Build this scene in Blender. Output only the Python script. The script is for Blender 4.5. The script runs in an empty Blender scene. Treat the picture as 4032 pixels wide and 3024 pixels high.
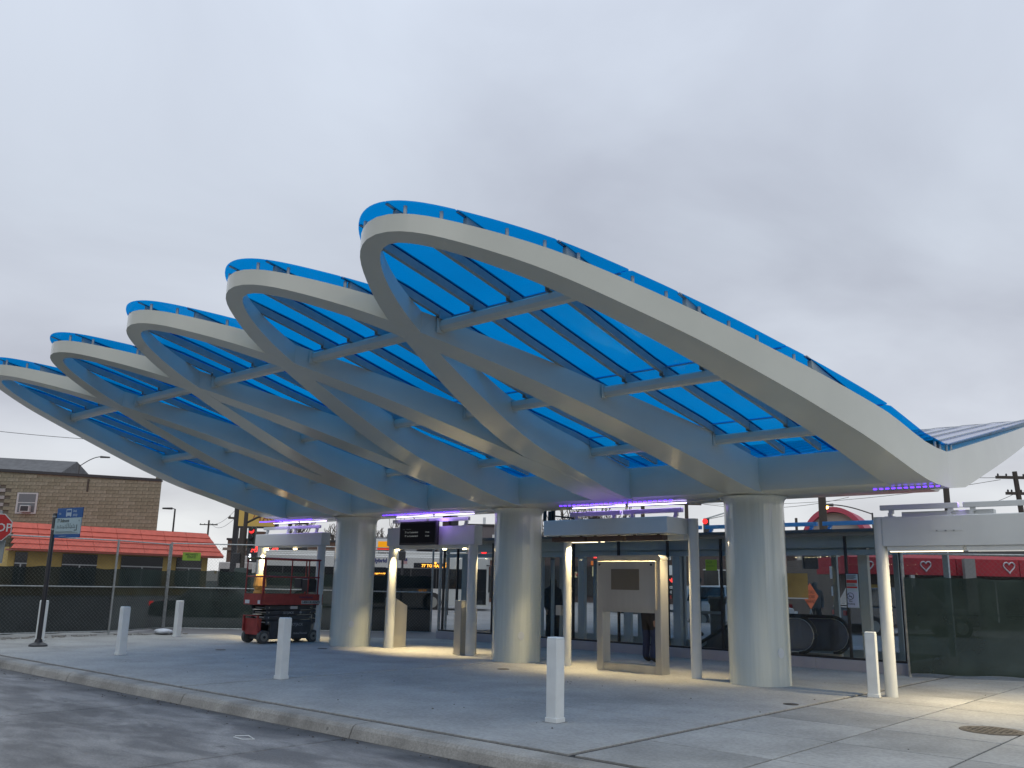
import bpy, bmesh, math, random
from mathutils import Matrix, Vector
random.seed(7)
scn = bpy.context.scene
COL = scn.collection
PI = math.pi

# ------------------------------------------------------------------ camera
def setup_camera():
    cd = bpy.data.cameras.new('camera'); cam = bpy.data.objects.new('camera', cd); COL.objects.link(cam)
    cd.sensor_width = 36.0; cd.lens = 36.0 * 3499.5 / 4032.0; cd.clip_end = 2000; cd.clip_start = 0.1
    pitch, roll, yaw = math.radians(12.720), math.radians(-1.1645), math.radians(41.581)
    F = Vector((-math.sin(yaw) * math.cos(pitch), math.cos(yaw) * math.cos(pitch), math.sin(pitch)))
    R = Vector((math.cos(yaw), math.sin(yaw), 0)); U = R.cross(F)
    c, s = math.cos(roll), math.sin(roll)
    R2 = c * R - s * U; U2 = s * R + c * U
    m = Matrix(((R2.x, U2.x, -F.x, 0), (R2.y, U2.y, -F.y, 0), (R2.z, U2.z, -F.z, 1.6), (0, 0, 0, 1)))
    cam.matrix_world = m; scn.camera = cam
setup_camera()
scn.render.resolution_x = 1024; scn.render.resolution_y = 768
scn.render.engine = 'CYCLES'
scn.cycles.max_bounces = 10; scn.cycles.transparent_max_bounces = 24
scn.view_settings.view_transform = 'Standard'; scn.view_settings.look = 'None'
scn.view_settings.exposure = 0.0; scn.view_settings.gamma = 1.0
scn.view_settings.use_curve_mapping = False

# ------------------------------------------------------------------ sky + sun
def setup_world():
    w = bpy.data.worlds.new('World'); scn.world = w; w.use_nodes = True
    nt = w.node_tree; nt.nodes.clear(); N = nt.nodes.new; L = nt.links.new
    out = N('ShaderNodeOutputWorld'); bg = N('ShaderNodeBackground'); bg2 = N('ShaderNodeBackground'); mx = N('ShaderNodeMixShader')
    sky = N('ShaderNodeTexSky'); sky.sky_type = 'NISHITA'; sky.sun_disc = False
    sky.sun_elevation = math.radians(18); sky.sun_rotation = math.radians(120)
    L(sky.outputs[0], bg.inputs[0]); bg.inputs[1].default_value = 0.08
    tc = N('ShaderNodeTexCoord'); sep = N('ShaderNodeSeparateXYZ'); L(tc.outputs['Generated'], sep.inputs[0])
    rp = N('ShaderNodeValToRGB'); L(sep.outputs[2], rp.inputs[0]); cr = rp.color_ramp
    stops = [(0.0, (.80, .81, .82)), (.06, (.76, .775, .79)), (.17, (.61, .64, .71)), (.36, (.58, .63, .715)), (.58, (.66, .725, .835)), (.8, (1.10, 1.22, 1.36)), (1.0, (1.5, 1.68, 1.85))]
    cr.elements[0].position = 0; cr.elements[0].color = (*stops[0][1], 1); cr.elements[1].position = 1; cr.elements[1].color = (*stops[-1][1], 1)
    for p, c in stops[1:-1]:
        e = cr.elements.new(p); e.color = (*c, 1)
    # cloud layer: noise laid on a flat ceiling so it compresses to the horizon
    ad = N('ShaderNodeMath'); ad.operation = 'ADD'; L(sep.outputs[2], ad.inputs[0]); ad.inputs[1].default_value = .22
    dx = N('ShaderNodeMath'); dx.operation = 'DIVIDE'; L(sep.outputs[0], dx.inputs[0]); L(ad.outputs[0], dx.inputs[1])
    dy = N('ShaderNodeMath'); dy.operation = 'DIVIDE'; L(sep.outputs[1], dy.inputs[0]); L(ad.outputs[0], dy.inputs[1])
    cb = N('ShaderNodeCombineXYZ'); L(dx.outputs[0], cb.inputs[0]); L(dy.outputs[0], cb.inputs[1])
    n1 = N('ShaderNodeTexNoise'); n1.inputs['Scale'].default_value = 1.25; n1.inputs['Detail'].default_value = 6; n1.inputs['Roughness'].default_value = .48; n1.inputs['Distortion'].default_value = .5
    L(cb.outputs[0], n1.inputs['Vector'])
    r2 = N('ShaderNodeValToRGB'); L(n1.outputs[0], r2.inputs[0])
    r2.color_ramp.elements[0].position = .34; r2.color_ramp.elements[0].color = (.85, .84, .862, 1)
    r2.color_ramp.elements[1].position = .64; r2.color_ramp.elements[1].color = (1.13, 1.13, 1.13, 1)
    mu = N('ShaderNodeMix'); mu.data_type = 'RGBA'; mu.blend_type = 'MULTIPLY'; mu.inputs[0].default_value = 1
    L(rp.outputs[0], mu.inputs[6]); L(r2.outputs[0], mu.inputs[7])
    L(mu.outputs[2], bg2.inputs[0]); bg2.inputs[1].default_value = 1.0
    mx.inputs[0].default_value = .94; L(bg.outputs[0], mx.inputs[1]); L(bg2.outputs[0], mx.inputs[2]); L(mx.outputs[0], out.inputs[0])
setup_world()
sd = bpy.data.lights.new('sun', 'SUN'); sd.energy = 0.35; sd.angle = math.radians(50); sd.color = (1, .97, .93)
so = bpy.data.objects.new('sun', sd); COL.objects.link(so); so.rotation_euler = (math.radians(52), 0, math.radians(35))

# ------------------------------------------------------------------ materials
MAT = {}
def mat(name, col, rough=.6, metal=0.0, spec=.5, nscale=None, namt=.12, bump=0.0, bscale=40, emit=None, estr=1.0, coat=0.0, stretch=(1, 1, 1), n2=None, fleck=0):
    if name in MAT: return MAT[name]
    m = bpy.data.materials.new(name); m.use_nodes = True; nt = m.node_tree; b = nt.nodes['Principled BSDF']; L = nt.links.new; N = nt.nodes.new
    b.inputs['Base Color'].default_value = (*col, 1); b.inputs['Roughness'].default_value = rough; b.inputs['Metallic'].default_value = metal
    b.inputs['Specular IOR Level'].default_value = spec; b.inputs['Coat Weight'].default_value = coat
    tc = None
    if nscale or bump:
        tc = N('ShaderNodeTexCoord'); mp = N('ShaderNodeMapping'); L(tc.outputs['Object'], mp.inputs[0]); mp.inputs['Scale'].default_value = stretch
    if nscale:
        n = N('ShaderNodeTexNoise'); n.inputs['Scale'].default_value = nscale; n.inputs['Detail'].default_value = 6; L(mp.outputs[0], n.inputs['Vector'])
        r = N('ShaderNodeValToRGB'); L(n.outputs[0], r.inputs[0]); r.color_ramp.elements[0].position = .3; r.color_ramp.elements[1].position = .7
        r.color_ramp.elements[0].color = (*[c * (1 - namt) for c in col], 1); r.color_ramp.elements[1].color = (*[min(1, c * (1 + namt)) for c in col], 1)
        src = r.outputs[0]
        if n2:
            nb = N('ShaderNodeTexNoise'); nb.inputs['Scale'].default_value = n2[0]; nb.inputs['Detail'].default_value = 5; L(mp.outputs[0], nb.inputs['Vector'])
            rb = N('ShaderNodeValToRGB'); L(nb.outputs[0], rb.inputs[0]); rb.color_ramp.elements[0].position = n2[2]; rb.color_ramp.elements[1].position = n2[3]
            rb.color_ramp.elements[0].color = (1, 1, 1, 1); rb.color_ramp.elements[1].color = (n2[1], n2[1], n2[1], 1)
            mm = N('ShaderNodeMix'); mm.data_type = 'RGBA'; mm.blend_type = 'MULTIPLY'; mm.inputs[0].default_value = 1; L(src, mm.inputs[6]); L(rb.outputs[0], mm.inputs[7]); src = mm.outputs[2]
        if fleck:
            nf = N('ShaderNodeTexNoise'); nf.inputs['Scale'].default_value = fleck; nf.inputs['Detail'].default_value = 3; L(tc.outputs['Object'], nf.inputs['Vector'])
            rf = N('ShaderNodeValToRGB'); L(nf.outputs[0], rf.inputs[0]); rf.color_ramp.elements[0].position = .36; rf.color_ramp.elements[1].position = .64; rf.color_ramp.elements[0].color = (.86, .86, .86, 1); rf.color_ramp.elements[1].color = (1.08, 1.08, 1.08, 1)
            vo = N('ShaderNodeTexVoronoi'); vo.inputs['Scale'].default_value = 2.3; L(tc.outputs['Object'], vo.inputs['Vector'])
            rv = N('ShaderNodeValToRGB'); L(vo.outputs['Distance'], rv.inputs[0]); rv.color_ramp.elements[0].position = .035; rv.color_ramp.elements[1].position = .06; rv.color_ramp.elements[0].color = (.55, .55, .55, 1); rv.color_ramp.elements[1].color = (1, 1, 1, 1)
            for q in (rf, rv):
                mm = N('ShaderNodeMix'); mm.data_type = 'RGBA'; mm.blend_type = 'MULTIPLY'; mm.inputs[0].default_value = 1; L(src, mm.inputs[6]); L(q.outputs[0], mm.inputs[7]); src = mm.outputs[2]
        L(src, b.inputs['Base Color'])
    if bump:
        nn = N('ShaderNodeTexNoise'); nn.inputs['Scale'].default_value = bscale; nn.inputs['Detail'].default_value = 4; L(mp.outputs[0], nn.inputs['Vector'])
        bm = N('ShaderNodeBump'); bm.inputs['Strength'].default_value = bump; bm.inputs['Distance'].default_value = .02; L(nn.outputs[0], bm.inputs['Height']); L(bm.outputs[0], b.inputs['Normal'])
    if emit:
        b.inputs['Emission Color'].default_value = (*emit, 1); b.inputs['Emission Strength'].default_value = estr
    MAT[name] = m; return m

def glassy(name, tint, gloss=(.9, .95, 1), rough=.02, ior=1.5, dirt=None, fmul=.42):
    """clear sheet: tinted see-through plus a fresnel reflection"""
    m = bpy.data.materials.new(name); m.use_nodes = True; nt = m.node_tree; nt.nodes.clear(); N = nt.nodes.new; L = nt.links.new
    o = N('ShaderNodeOutputMaterial'); t = N('ShaderNodeBsdfTransparent'); t.inputs[0].default_value = (*tint, 1)
    g = N('ShaderNodeBsdfGlossy'); g.inputs['Color'].default_value = (*gloss, 1); g.inputs['Roughness'].default_value = rough
    fr = N('ShaderNodeFresnel'); geo = N('ShaderNodeNewGeometry'); im = N('ShaderNodeMapRange'); L(geo.outputs['Backfacing'], im.inputs[0])
    im.inputs[3].default_value = ior; im.inputs[4].default_value = 1 / ior; L(im.outputs[0], fr.inputs[0])     # same reflectance seen from either side of a pane face
    ml = N('ShaderNodeMath'); ml.operation = 'MULTIPLY'; ml.inputs[1].default_value = fmul; L(fr.outputs[0], ml.inputs[0])
    mx = N('ShaderNodeMixShader'); L(ml.outputs[0], mx.inputs[0]); L(t.outputs[0], mx.inputs[1]); L(g.outputs[0], mx.inputs[2]); last = mx.outputs[0]
    if dirt:
        d = N('ShaderNodeBsdfDiffuse'); d.inputs[0].default_value = (*dirt[0], 1); m2 = N('ShaderNodeMixShader')
        tc = N('ShaderNodeTexCoord'); n = N('ShaderNodeTexNoise'); n.inputs['Scale'].default_value = dirt[2]; n.inputs['Detail'].default_value = 5; L(tc.outputs['Object'], n.inputs['Vector'])
        mr = N('ShaderNodeMapRange'); L(n.outputs[0], mr.inputs[0]); mr.inputs[1].default_value = .3; mr.inputs[2].default_value = .7; mr.inputs[3].default_value = dirt[1] * .5; mr.inputs[4].default_value = dirt[1] * 1.5
        L(mr.outputs[0], m2.inputs[0]); L(last, m2.inputs[1]); L(d.outputs[0], m2.inputs[2]); last = m2.outputs[0]
    L(last, o.inputs[0]); MAT[name] = m; return m

def mesh_cloth(name, col, open_):
    m = bpy.data.materials.new(name); m.use_nodes = True; nt = m.node_tree; nt.nodes.clear(); N = nt.nodes.new; L = nt.links.new
    o = N('ShaderNodeOutputMaterial'); t = N('ShaderNodeBsdfTransparent'); d = N('ShaderNodeBsdfDiffuse'); mx = N('ShaderNodeMixShader')
    tc = N('ShaderNodeTexCoord'); n = N('ShaderNodeTexNoise'); n.inputs['Scale'].default_value = 1.3; n.inputs['Detail'].default_value = 5; L(tc.outputs['Object'], n.inputs['Vector'])
    r = N('ShaderNodeValToRGB'); L(n.outputs[0], r.inputs[0]); r.color_ramp.elements[0].position = .3; r.color_ramp.elements[1].position = .7
    r.color_ramp.elements[0].color = (*[c * .75 for c in col], 1); r.color_ramp.elements[1].color = (*[c * 1.3 for c in col], 1); L(r.outputs[0], d.inputs[0])
    mx.inputs[0].default_value = 1 - open_; L(t.outputs[0], mx.inputs[1]); L(d.outputs[0], mx.inputs[2]); L(mx.outputs[0], o.inputs[0]); MAT[name] = m; return m

def lamp_mat(name, col, st):
    m = bpy.data.materials.new(name); m.use_nodes = True; nt = m.node_tree; nt.nodes.clear()
    o = nt.nodes.new('ShaderNodeOutputMaterial'); e = nt.nodes.new('ShaderNodeEmission'); e.inputs[0].default_value = (*col, 1); e.inputs[1].default_value = st
    nt.links.new(e.outputs[0], o.inputs[0]); MAT[name] = m; return m

white = mat('canopy_white', (.545, .555, .485), rough=.22, nscale=1.2, namt=.04, bump=.02, bscale=8, coat=.3)
colm = mat('column_white', (.58, .62, .57), rough=.13, nscale=1.5, namt=.05, bump=.4, bscale=2.2, stretch=(9, 9, .35), coat=.6)
blueglass = glassy('blue_glass', (.012, .57, .90), gloss=(.40, .62, .95), rough=.04, ior=1.45, dirt=((.02, .22, .45), .05, .8), fmul=.42)
rearglass = glassy('blue_glass_rear', (.03, .58, .87), gloss=(.95, .95, 1), rough=.12, ior=1.6, dirt=((.40, .42, .52), .10, .8), fmul=1.0)
clear = glassy('clear_glass', (.95, .97, .975), rough=.01, ior=1.5, dirt=((.25, .32, .34), .015, .6))
galv = mat('galvanised_steel', (.36, .38, .38), rough=.45, metal=.5, nscale=14, namt=.2)
raftm = mat('rafter_steel', (.24, .30, .32), rough=.45, nscale=8, namt=.08)
steelw = mat('white_steel', (.58, .62, .64), rough=.4, nscale=3, namt=.05)
portalw = mat('portal_white', (.60, .62, .61), rough=.35, nscale=2, namt=.05, bump=.03, bscale=60)
bollw = mat('bollard_white', (.70, .73, .72), rough=.5, nscale=5, namt=.07, bump=.08, bscale=60)
ss = mat('stainless', (.52, .50, .45), rough=.34, metal=.65, nscale=3, namt=.12, bump=.03, bscale=30, stretch=(1, 1, .1))
dark = mat('dark_metal', (.025, .025, .028), rough=.45)
black = mat('black_rubber', (.02, .02, .02), rough=.7, nscale=20)
slab = mat('slab_concrete', (.33, .33, .315), rough=.85, nscale=1.1, namt=.14, bump=.25, bscale=90, n2=(.35, .8, .5, .7), fleck=26)
slab2 = mat('slab_concrete_b', (.275, .275, .262), rough=.85, nscale=1.4, namt=.16, bump=.25, bscale=90, n2=(.5, .82, .5, .72), fleck=30)
kerbm = mat('kerb_concrete', (.31, .30, .275), rough=.9, nscale=2.2, namt=.2, bump=.4, bscale=60, n2=(1.3, .75, .5, .66), fleck=40)
roadm = mat('road_concrete', (.20, .20, .20), rough=.7, nscale=1.3, namt=.34, bump=.3, bscale=70, n2=(.55, .5, .48, .62), fleck=20, stretch=(.5, 1.3, 1))
farroad = mat('asphalt', (.20, .195, .20), rough=.8, nscale=.5, namt=.2)
joint = mat('joint_dark', (.03, .03, .03), rough=.95)
redlift = mat('red_paint', (.30, .04, .035), rough=.5, nscale=6, namt=.2)
liftdark = mat('lift_grey', (.05, .055, .06), rough=.55, nscale=6, namt=.25)
tyre = mat('grey_tyre', (.09, .09, .085), rough=.85, nscale=10)
rim = mat('wheel_rim', (.22, .22, .20), rough=.5)
W = mat('white_print', (.62, .64, .64), rough=.5)
ink = mat('dark_print', (.03, .035, .05), rough=.6)
signblue = mat('sign_blue', (.01, .085, .27), rough=.4, nscale=3, namt=.05)
signpale = mat('sign_pale', (.34, .45, .48), rough=.45, nscale=3, namt=.04)
signred = mat('sign_red', (.40, .03, .03), rough=.4)
lime = mat('sign_lime', (.25, .42, .04), rough=.5)
warm = lamp_mat('warm_lamp', (1, .80, .42), 22)
warm2 = lamp_mat('warm_strip', (1, .84, .55), 3.2)
purple = lamp_mat('violet_led_reflection', (.13, .04, 1), 3.5)  # glow for the LED reflections drawn on the spine underside
violetline = lamp_mat('violet_tube', (.66, .56, 1), 4.2)
redl = lamp_mat('red_signal', (1, .03, .03), 2.2)
meshm = mat('mesh_wire', (.10, .11, .11), rough=.5)
amber = lamp_mat('amber_lamp', (1, .42, .05), 3)
whitel = lamp_mat('white_signal', (.9, .95, 1), 3)
sodium = lamp_mat('sodium_lamp', (1, .50, .08), 30)
neon = lamp_mat('red_neon', (1, .06, .05), 2.2)
shopl = lamp_mat('shop_light', (1, .78, .42), .55)
scrim = mesh_cloth('scrim_green', (.034, .050, .045), .10)
scrim2 = mesh_cloth('scrim_dark', (.020, .028, .028), .05)
scrim3 = mesh_cloth('scrim_pale', (.060, .082, .064), .16)
bark = mat('bark', (.07, .055, .045), rough=.9, nscale=4)
wood = mat('old_wood', (.06, .05, .042), rough=.9, nscale=3, stretch=(4, 4, .3))
brown = mat('brown_brick', (.12, .075, .055), rough=.9, nscale=.8, namt=.2)
grayroof = mat('gray_shingle', (.11, .11, .115), rough=.9, nscale=2, namt=.2)

def road_marks(m):
    nt = m.node_tree; N = nt.nodes.new; L = nt.links.new; b = nt.nodes['Principled BSDF']
    tc = N('ShaderNodeTexCoord'); mp = N('ShaderNodeMapping'); L(tc.outputs['Object'], mp.inputs[0]); mp.inputs['Scale'].default_value = (.5, 1.2, 1)
    def nz(sc, det, lo, hi, c0, c1, src='m'):
        n = N('ShaderNodeTexNoise'); n.inputs['Scale'].default_value = sc; n.inputs['Detail'].default_value = det; n.inputs['Roughness'].default_value = .62; n.inputs['Distortion'].default_value = .4
        L(mp.outputs[0] if src == 'm' else tc.outputs['Object'], n.inputs['Vector']); r = N('ShaderNodeValToRGB'); L(n.outputs[0], r.inputs[0])
        r.color_ramp.elements[0].position = lo; r.color_ramp.elements[1].position = hi; r.color_ramp.elements[0].color = (*c0, 1); r.color_ramp.elements[1].color = (*c1, 1); return r.outputs[0]
    def mul(a, c):
        k = N('ShaderNodeMix'); k.data_type = 'RGBA'; k.blend_type = 'MULTIPLY'; k.inputs[0].default_value = 1; L(a, k.inputs[6]); L(c, k.inputs[7]); return k.outputs[2]
    x = nz(.55, 8, .36, .62, (.145, .14, .135), (.29, .28, .27))
    x = mul(x, nz(1.7, 7, .42, .60, (.62, .62, .63), (1.12, 1.12, 1.12)))
    x = mul(x, nz(1.1, 9, .60, .70, (1, 1, 1), (1.75, 1.75, 1.72)))
    x = mul(x, nz(3.6, 6, .28, .36, (.35, .34, .34), (1, 1, 1), 'o'))
    x = mul(x, nz(38, 3, .35, .65, (.84, .84, .84), (1.14, 1.14, 1.14), 'o'))
    sp = N('ShaderNodeSeparateXYZ'); L(tc.outputs['Object'], sp.inputs[0]); nn = N('ShaderNodeTexNoise'); nn.inputs['Scale'].default_value = 1.2; nn.inputs['Detail'].default_value = 5; L(tc.outputs['Object'], nn.inputs['Vector'])
    ad = N('ShaderNodeMath'); ad.operation = 'MULTIPLY_ADD'; L(nn.outputs[0], ad.inputs[0]); ad.inputs[1].default_value = .9; L(sp.outputs[1], ad.inputs[2])
    mr = N('ShaderNodeMapRange'); L(ad.outputs[0], mr.inputs[0]); mr.inputs[1].default_value = 3.85; mr.inputs[2].default_value = 4.25; mr.inputs[3].default_value = 1; mr.inputs[4].default_value = .42
    cb = N('ShaderNodeCombineXYZ'); [L(mr.outputs[0], cb.inputs[i]) for i in range(3)]; x = mul(x, cb.outputs[0])
    L(x, b.inputs['Base Color'])
road_marks(roadm)
# ------------------------------------------------------------------ object helpers
WM = {}
def tag(o, label=None, cat=None, group=None, kind=None):
    if label: o['label'] = label
    if cat: o['category'] = cat
    if group: o['group'] = group
    if kind: o['kind'] = kind
    return o
def root(name, loc, rz=0, label=None, cat=None, group=None, kind=None, basis=None):
    o = bpy.data.objects.new(name, None); o.empty_display_size = .1; COL.objects.link(o)
    m = Matrix.Translation(Vector(loc)) @ (basis if basis is not None else Matrix.Rotation(rz, 4, 'Z'))
    o.matrix_world = m; o.location = loc; o.rotation_euler = m.to_euler(); WM[o.name] = m
    return tag(o, label, cat, group, kind)

class MB:
    def __init__(s): s.v = []; s.f = []
    def add(s, v, f):
        n = len(s.v); s.v += [tuple(p) for p in v]; s.f += [tuple(i + n for i in q) for q in f]; return s
    def box(s, x0, x1, y0, y1, z0, z1):
        v = [(x0, y0, z0), (x1, y0, z0), (x1, y1, z0), (x0, y1, z0), (x0, y0, z1), (x1, y0, z1), (x1, y1, z1), (x0, y1, z1)]
        return s.add(v, [(0, 3, 2, 1), (4, 5, 6, 7), (0, 1, 5, 4), (1, 2, 6, 5), (2, 3, 7, 6), (3, 0, 4, 7)])
    def cbox(s, x0, x1, y0, y1, z0, z1, c=.01):
        # box with chamfered vertical + top edges
        p = [(x0 + c, y0), (x1 - c, y0), (x1, y0 + c), (x1, y1 - c), (x1 - c, y1), (x0 + c, y1), (x0, y1 - c), (x0, y0 + c)]
        q = [(min(max(a, x0 + c), x1 - c), min(max(b, y0 + c), y1 - c)) for a, b in p]
        v = [(a, b, z0) for a, b in p] + [(a, b, z1 - c) for a, b in p] + [(a, b, z1) for a, b in q]
        f = [tuple(range(7, -1, -1)), tuple(range(16, 24))]
        for k in (0, 8):
            f += [(k + i, k + (i + 1) % 8, k + 8 + (i + 1) % 8, k + 8 + i) for i in range(8)]
        return s.add(v, f)
    def prism(s, poly, z0, z1):
        n = len(poly); v = [(a, b, z0) for a, b in poly] + [(a, b, z1) for a, b in poly]
        return s.add(v, [tuple(range(n - 1, -1, -1)), tuple(range(n, 2 * n))] + [(i, (i + 1) % n, n + (i + 1) % n, n + i) for i in range(n)])
    def xprism(s, poly, y0, y1):
        # poly in (x,z), extruded along y
        n = len(poly); v = [(a, y0, b) for a, b in poly] + [(a, y1, b) for a, b in poly]
        return s.add(v, [tuple(range(n)), tuple(range(2 * n - 1, n - 1, -1))] + [(i, n + i, n + (i + 1) % n, (i + 1) % n) for i in range(n)])
    def tube(s, pts, r, seg=8, cap=True):
        pts = [Vector(p) for p in pts]; rs = r if isinstance(r, (list, tuple)) else [r] * len(pts); v = []; f = []
        for i, p in enumerate(pts):
            d = (pts[min(i + 1, len(pts) - 1)] - pts[max(i - 1, 0)]).normalized()
            a = d.cross(Vector((0, 0, 1)));
            if a.length < 1e-3: a = Vector((1, 0, 0))
            a.normalize(); b = d.cross(a)
            for k in range(seg):
                t = 2 * PI * k / seg; v.append(p + (a * math.cos(t) + b * math.sin(t)) * rs[i])
        for i in range(len(pts) - 1):
            for k in range(seg): f.append((i * seg + k, i * seg + (k + 1) % seg, (i + 1) * seg + (k + 1) % seg, (i + 1) * seg + k))
        if cap: f += [tuple(range(seg - 1, -1, -1)), tuple(range((len(pts) - 1) * seg, len(pts) * seg))]
        return s.add(v, f)
    def lathe(s, prof, c=(0, 0), seg=32):
        v = []; f = []
        for r, z in prof:
            for k in range(seg): t = 2 * PI * k / seg; v.append((c[0] + r * math.cos(t), c[1] + r * math.sin(t), z))
        n = len(prof)
        for i in range(n - 1):
            for k in range(seg): f.append((i * seg + k, i * seg + (k + 1) % seg, (i + 1) * seg + (k + 1) % seg, (i + 1) * seg + k))
        f += [tuple(range(seg - 1, -1, -1)), tuple(range((n - 1) * seg, n * seg))]
        return s.add(v, f)
    def build(s, name, m, parent=None, world=False, smooth=False, bevel=0, kind=None, label=None):
        me = bpy.data.meshes.new(name); vs = s.v
        if parent is not None and world:
            inv = WM[parent.name].inverted(); vs = [tuple(inv @ Vector(p)) for p in vs]
        me.from_pydata(vs, [], s.f); me.update()
        if smooth:
            for p in me.polygons: p.use_smooth = True
            if smooth != True: me.set_sharp_from_angle(angle=math.radians(smooth))
        ms = m if isinstance(m, (list, tuple)) else [m]
        for q in ms: me.materials.append(q)
        o = bpy.data.objects.new(name, me); COL.objects.link(o)
        if parent is not None:
            o.parent = parent; WM[o.name] = WM[parent.name]
        else: WM[o.name] = Matrix.Identity(4)
        if bevel:
            md = o.modifiers.new('bevel', 'BEVEL'); md.width = bevel; md.segments = 2; md.limit_method = 'ANGLE'
        if kind: o['kind'] = kind
        if label: o['label'] = label
        return o
def inst(me_obj, parent, mtx=None, name=None):
    o = me_obj.copy(); COL.objects.link(o); o.parent = parent
    if mtx is not None: o.matrix_local = mtx
    WM[o.name] = WM.get(parent.name, Matrix.Identity(4)) if parent else Matrix.Identity(4)
    return o
def copy_tree(o, parent=None, loc=None, rz=None, label=None):
    c = o.copy(); COL.objects.link(c); c.parent = parent
    m = WM.get(o.name, Matrix.Identity(4))
    if parent is None:
        if loc is not None: c.location = loc
        if rz is not None: c.rotation_euler = (0, 0, rz)
        m = Matrix.Translation(c.location) @ c.rotation_euler.to_matrix().to_4x4()
    else: m = WM[parent.name]
    WM[c.name] = m
    if label: c['label'] = label
    for ch in list(CH(o)): copy_tree(ch, c)
    return c
def CH(o): return [x for x in COL.objects if x.parent == o]

TXT = {}
def text(s, size, org, right, up, m, parent, name='lettering', off=.0, world=True, center=False, bold=0, ext=.003):
    cu = bpy.data.curves.new('t', 'FONT'); cu.body = s; cu.size = size; cu.extrude = ext; cu.offset = bold; cu.resolution_u = 2
    cu.align_x = 'CENTER' if center else 'LEFT'
    o = bpy.data.objects.new('t', cu); me = bpy.data.meshes.new_from_object(o); bpy.data.objects.remove(o)
    r = Vector(right).normalized(); u = Vector(up).normalized(); n = r.cross(u)
    M = Matrix(((r.x, u.x, n.x, org[0] + n.x * off), (r.y, u.y, n.y, org[1] + n.y * off), (r.z, u.z, n.z, org[2] + n.z * off), (0, 0, 0, 1)))
    me.transform(M)
    if world and parent is not None: me.transform(WM[parent.name].inverted())
    me.name = name; me.materials.clear(); me.materials.append(m)
    ob = bpy.data.objects.new(name, me); COL.objects.link(ob); ob.parent = parent; WM[ob.name] = WM[parent.name]
    return ob
E1 = Vector((.7510, .6603, 0)).normalized(); E2 = Vector((-E1.y, E1.x, 0))     # street grid turned against the plaza
def SF(a, b, z=0): return tuple(E1 * a + E2 * b + Vector((0, 0, z)))
SFB = Matrix(((E1.x, E2.x, 0, 0), (E1.y, E2.y, 0, 0), (0, 0, 1, 0), (0, 0, 0, 1)))
def gz(b):
    t = [(0, -.15), (24, -.15), (30, .2), (50, .35), (80, .6), (400, .6)]
    for (b0, z0), (b1, z1) in zip(t, t[1:]):
        if b0 <= b <= b1: return z0 + (z1 - z0) * (b - b0) / (b1 - b0)
    return t[-1][1]

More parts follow.
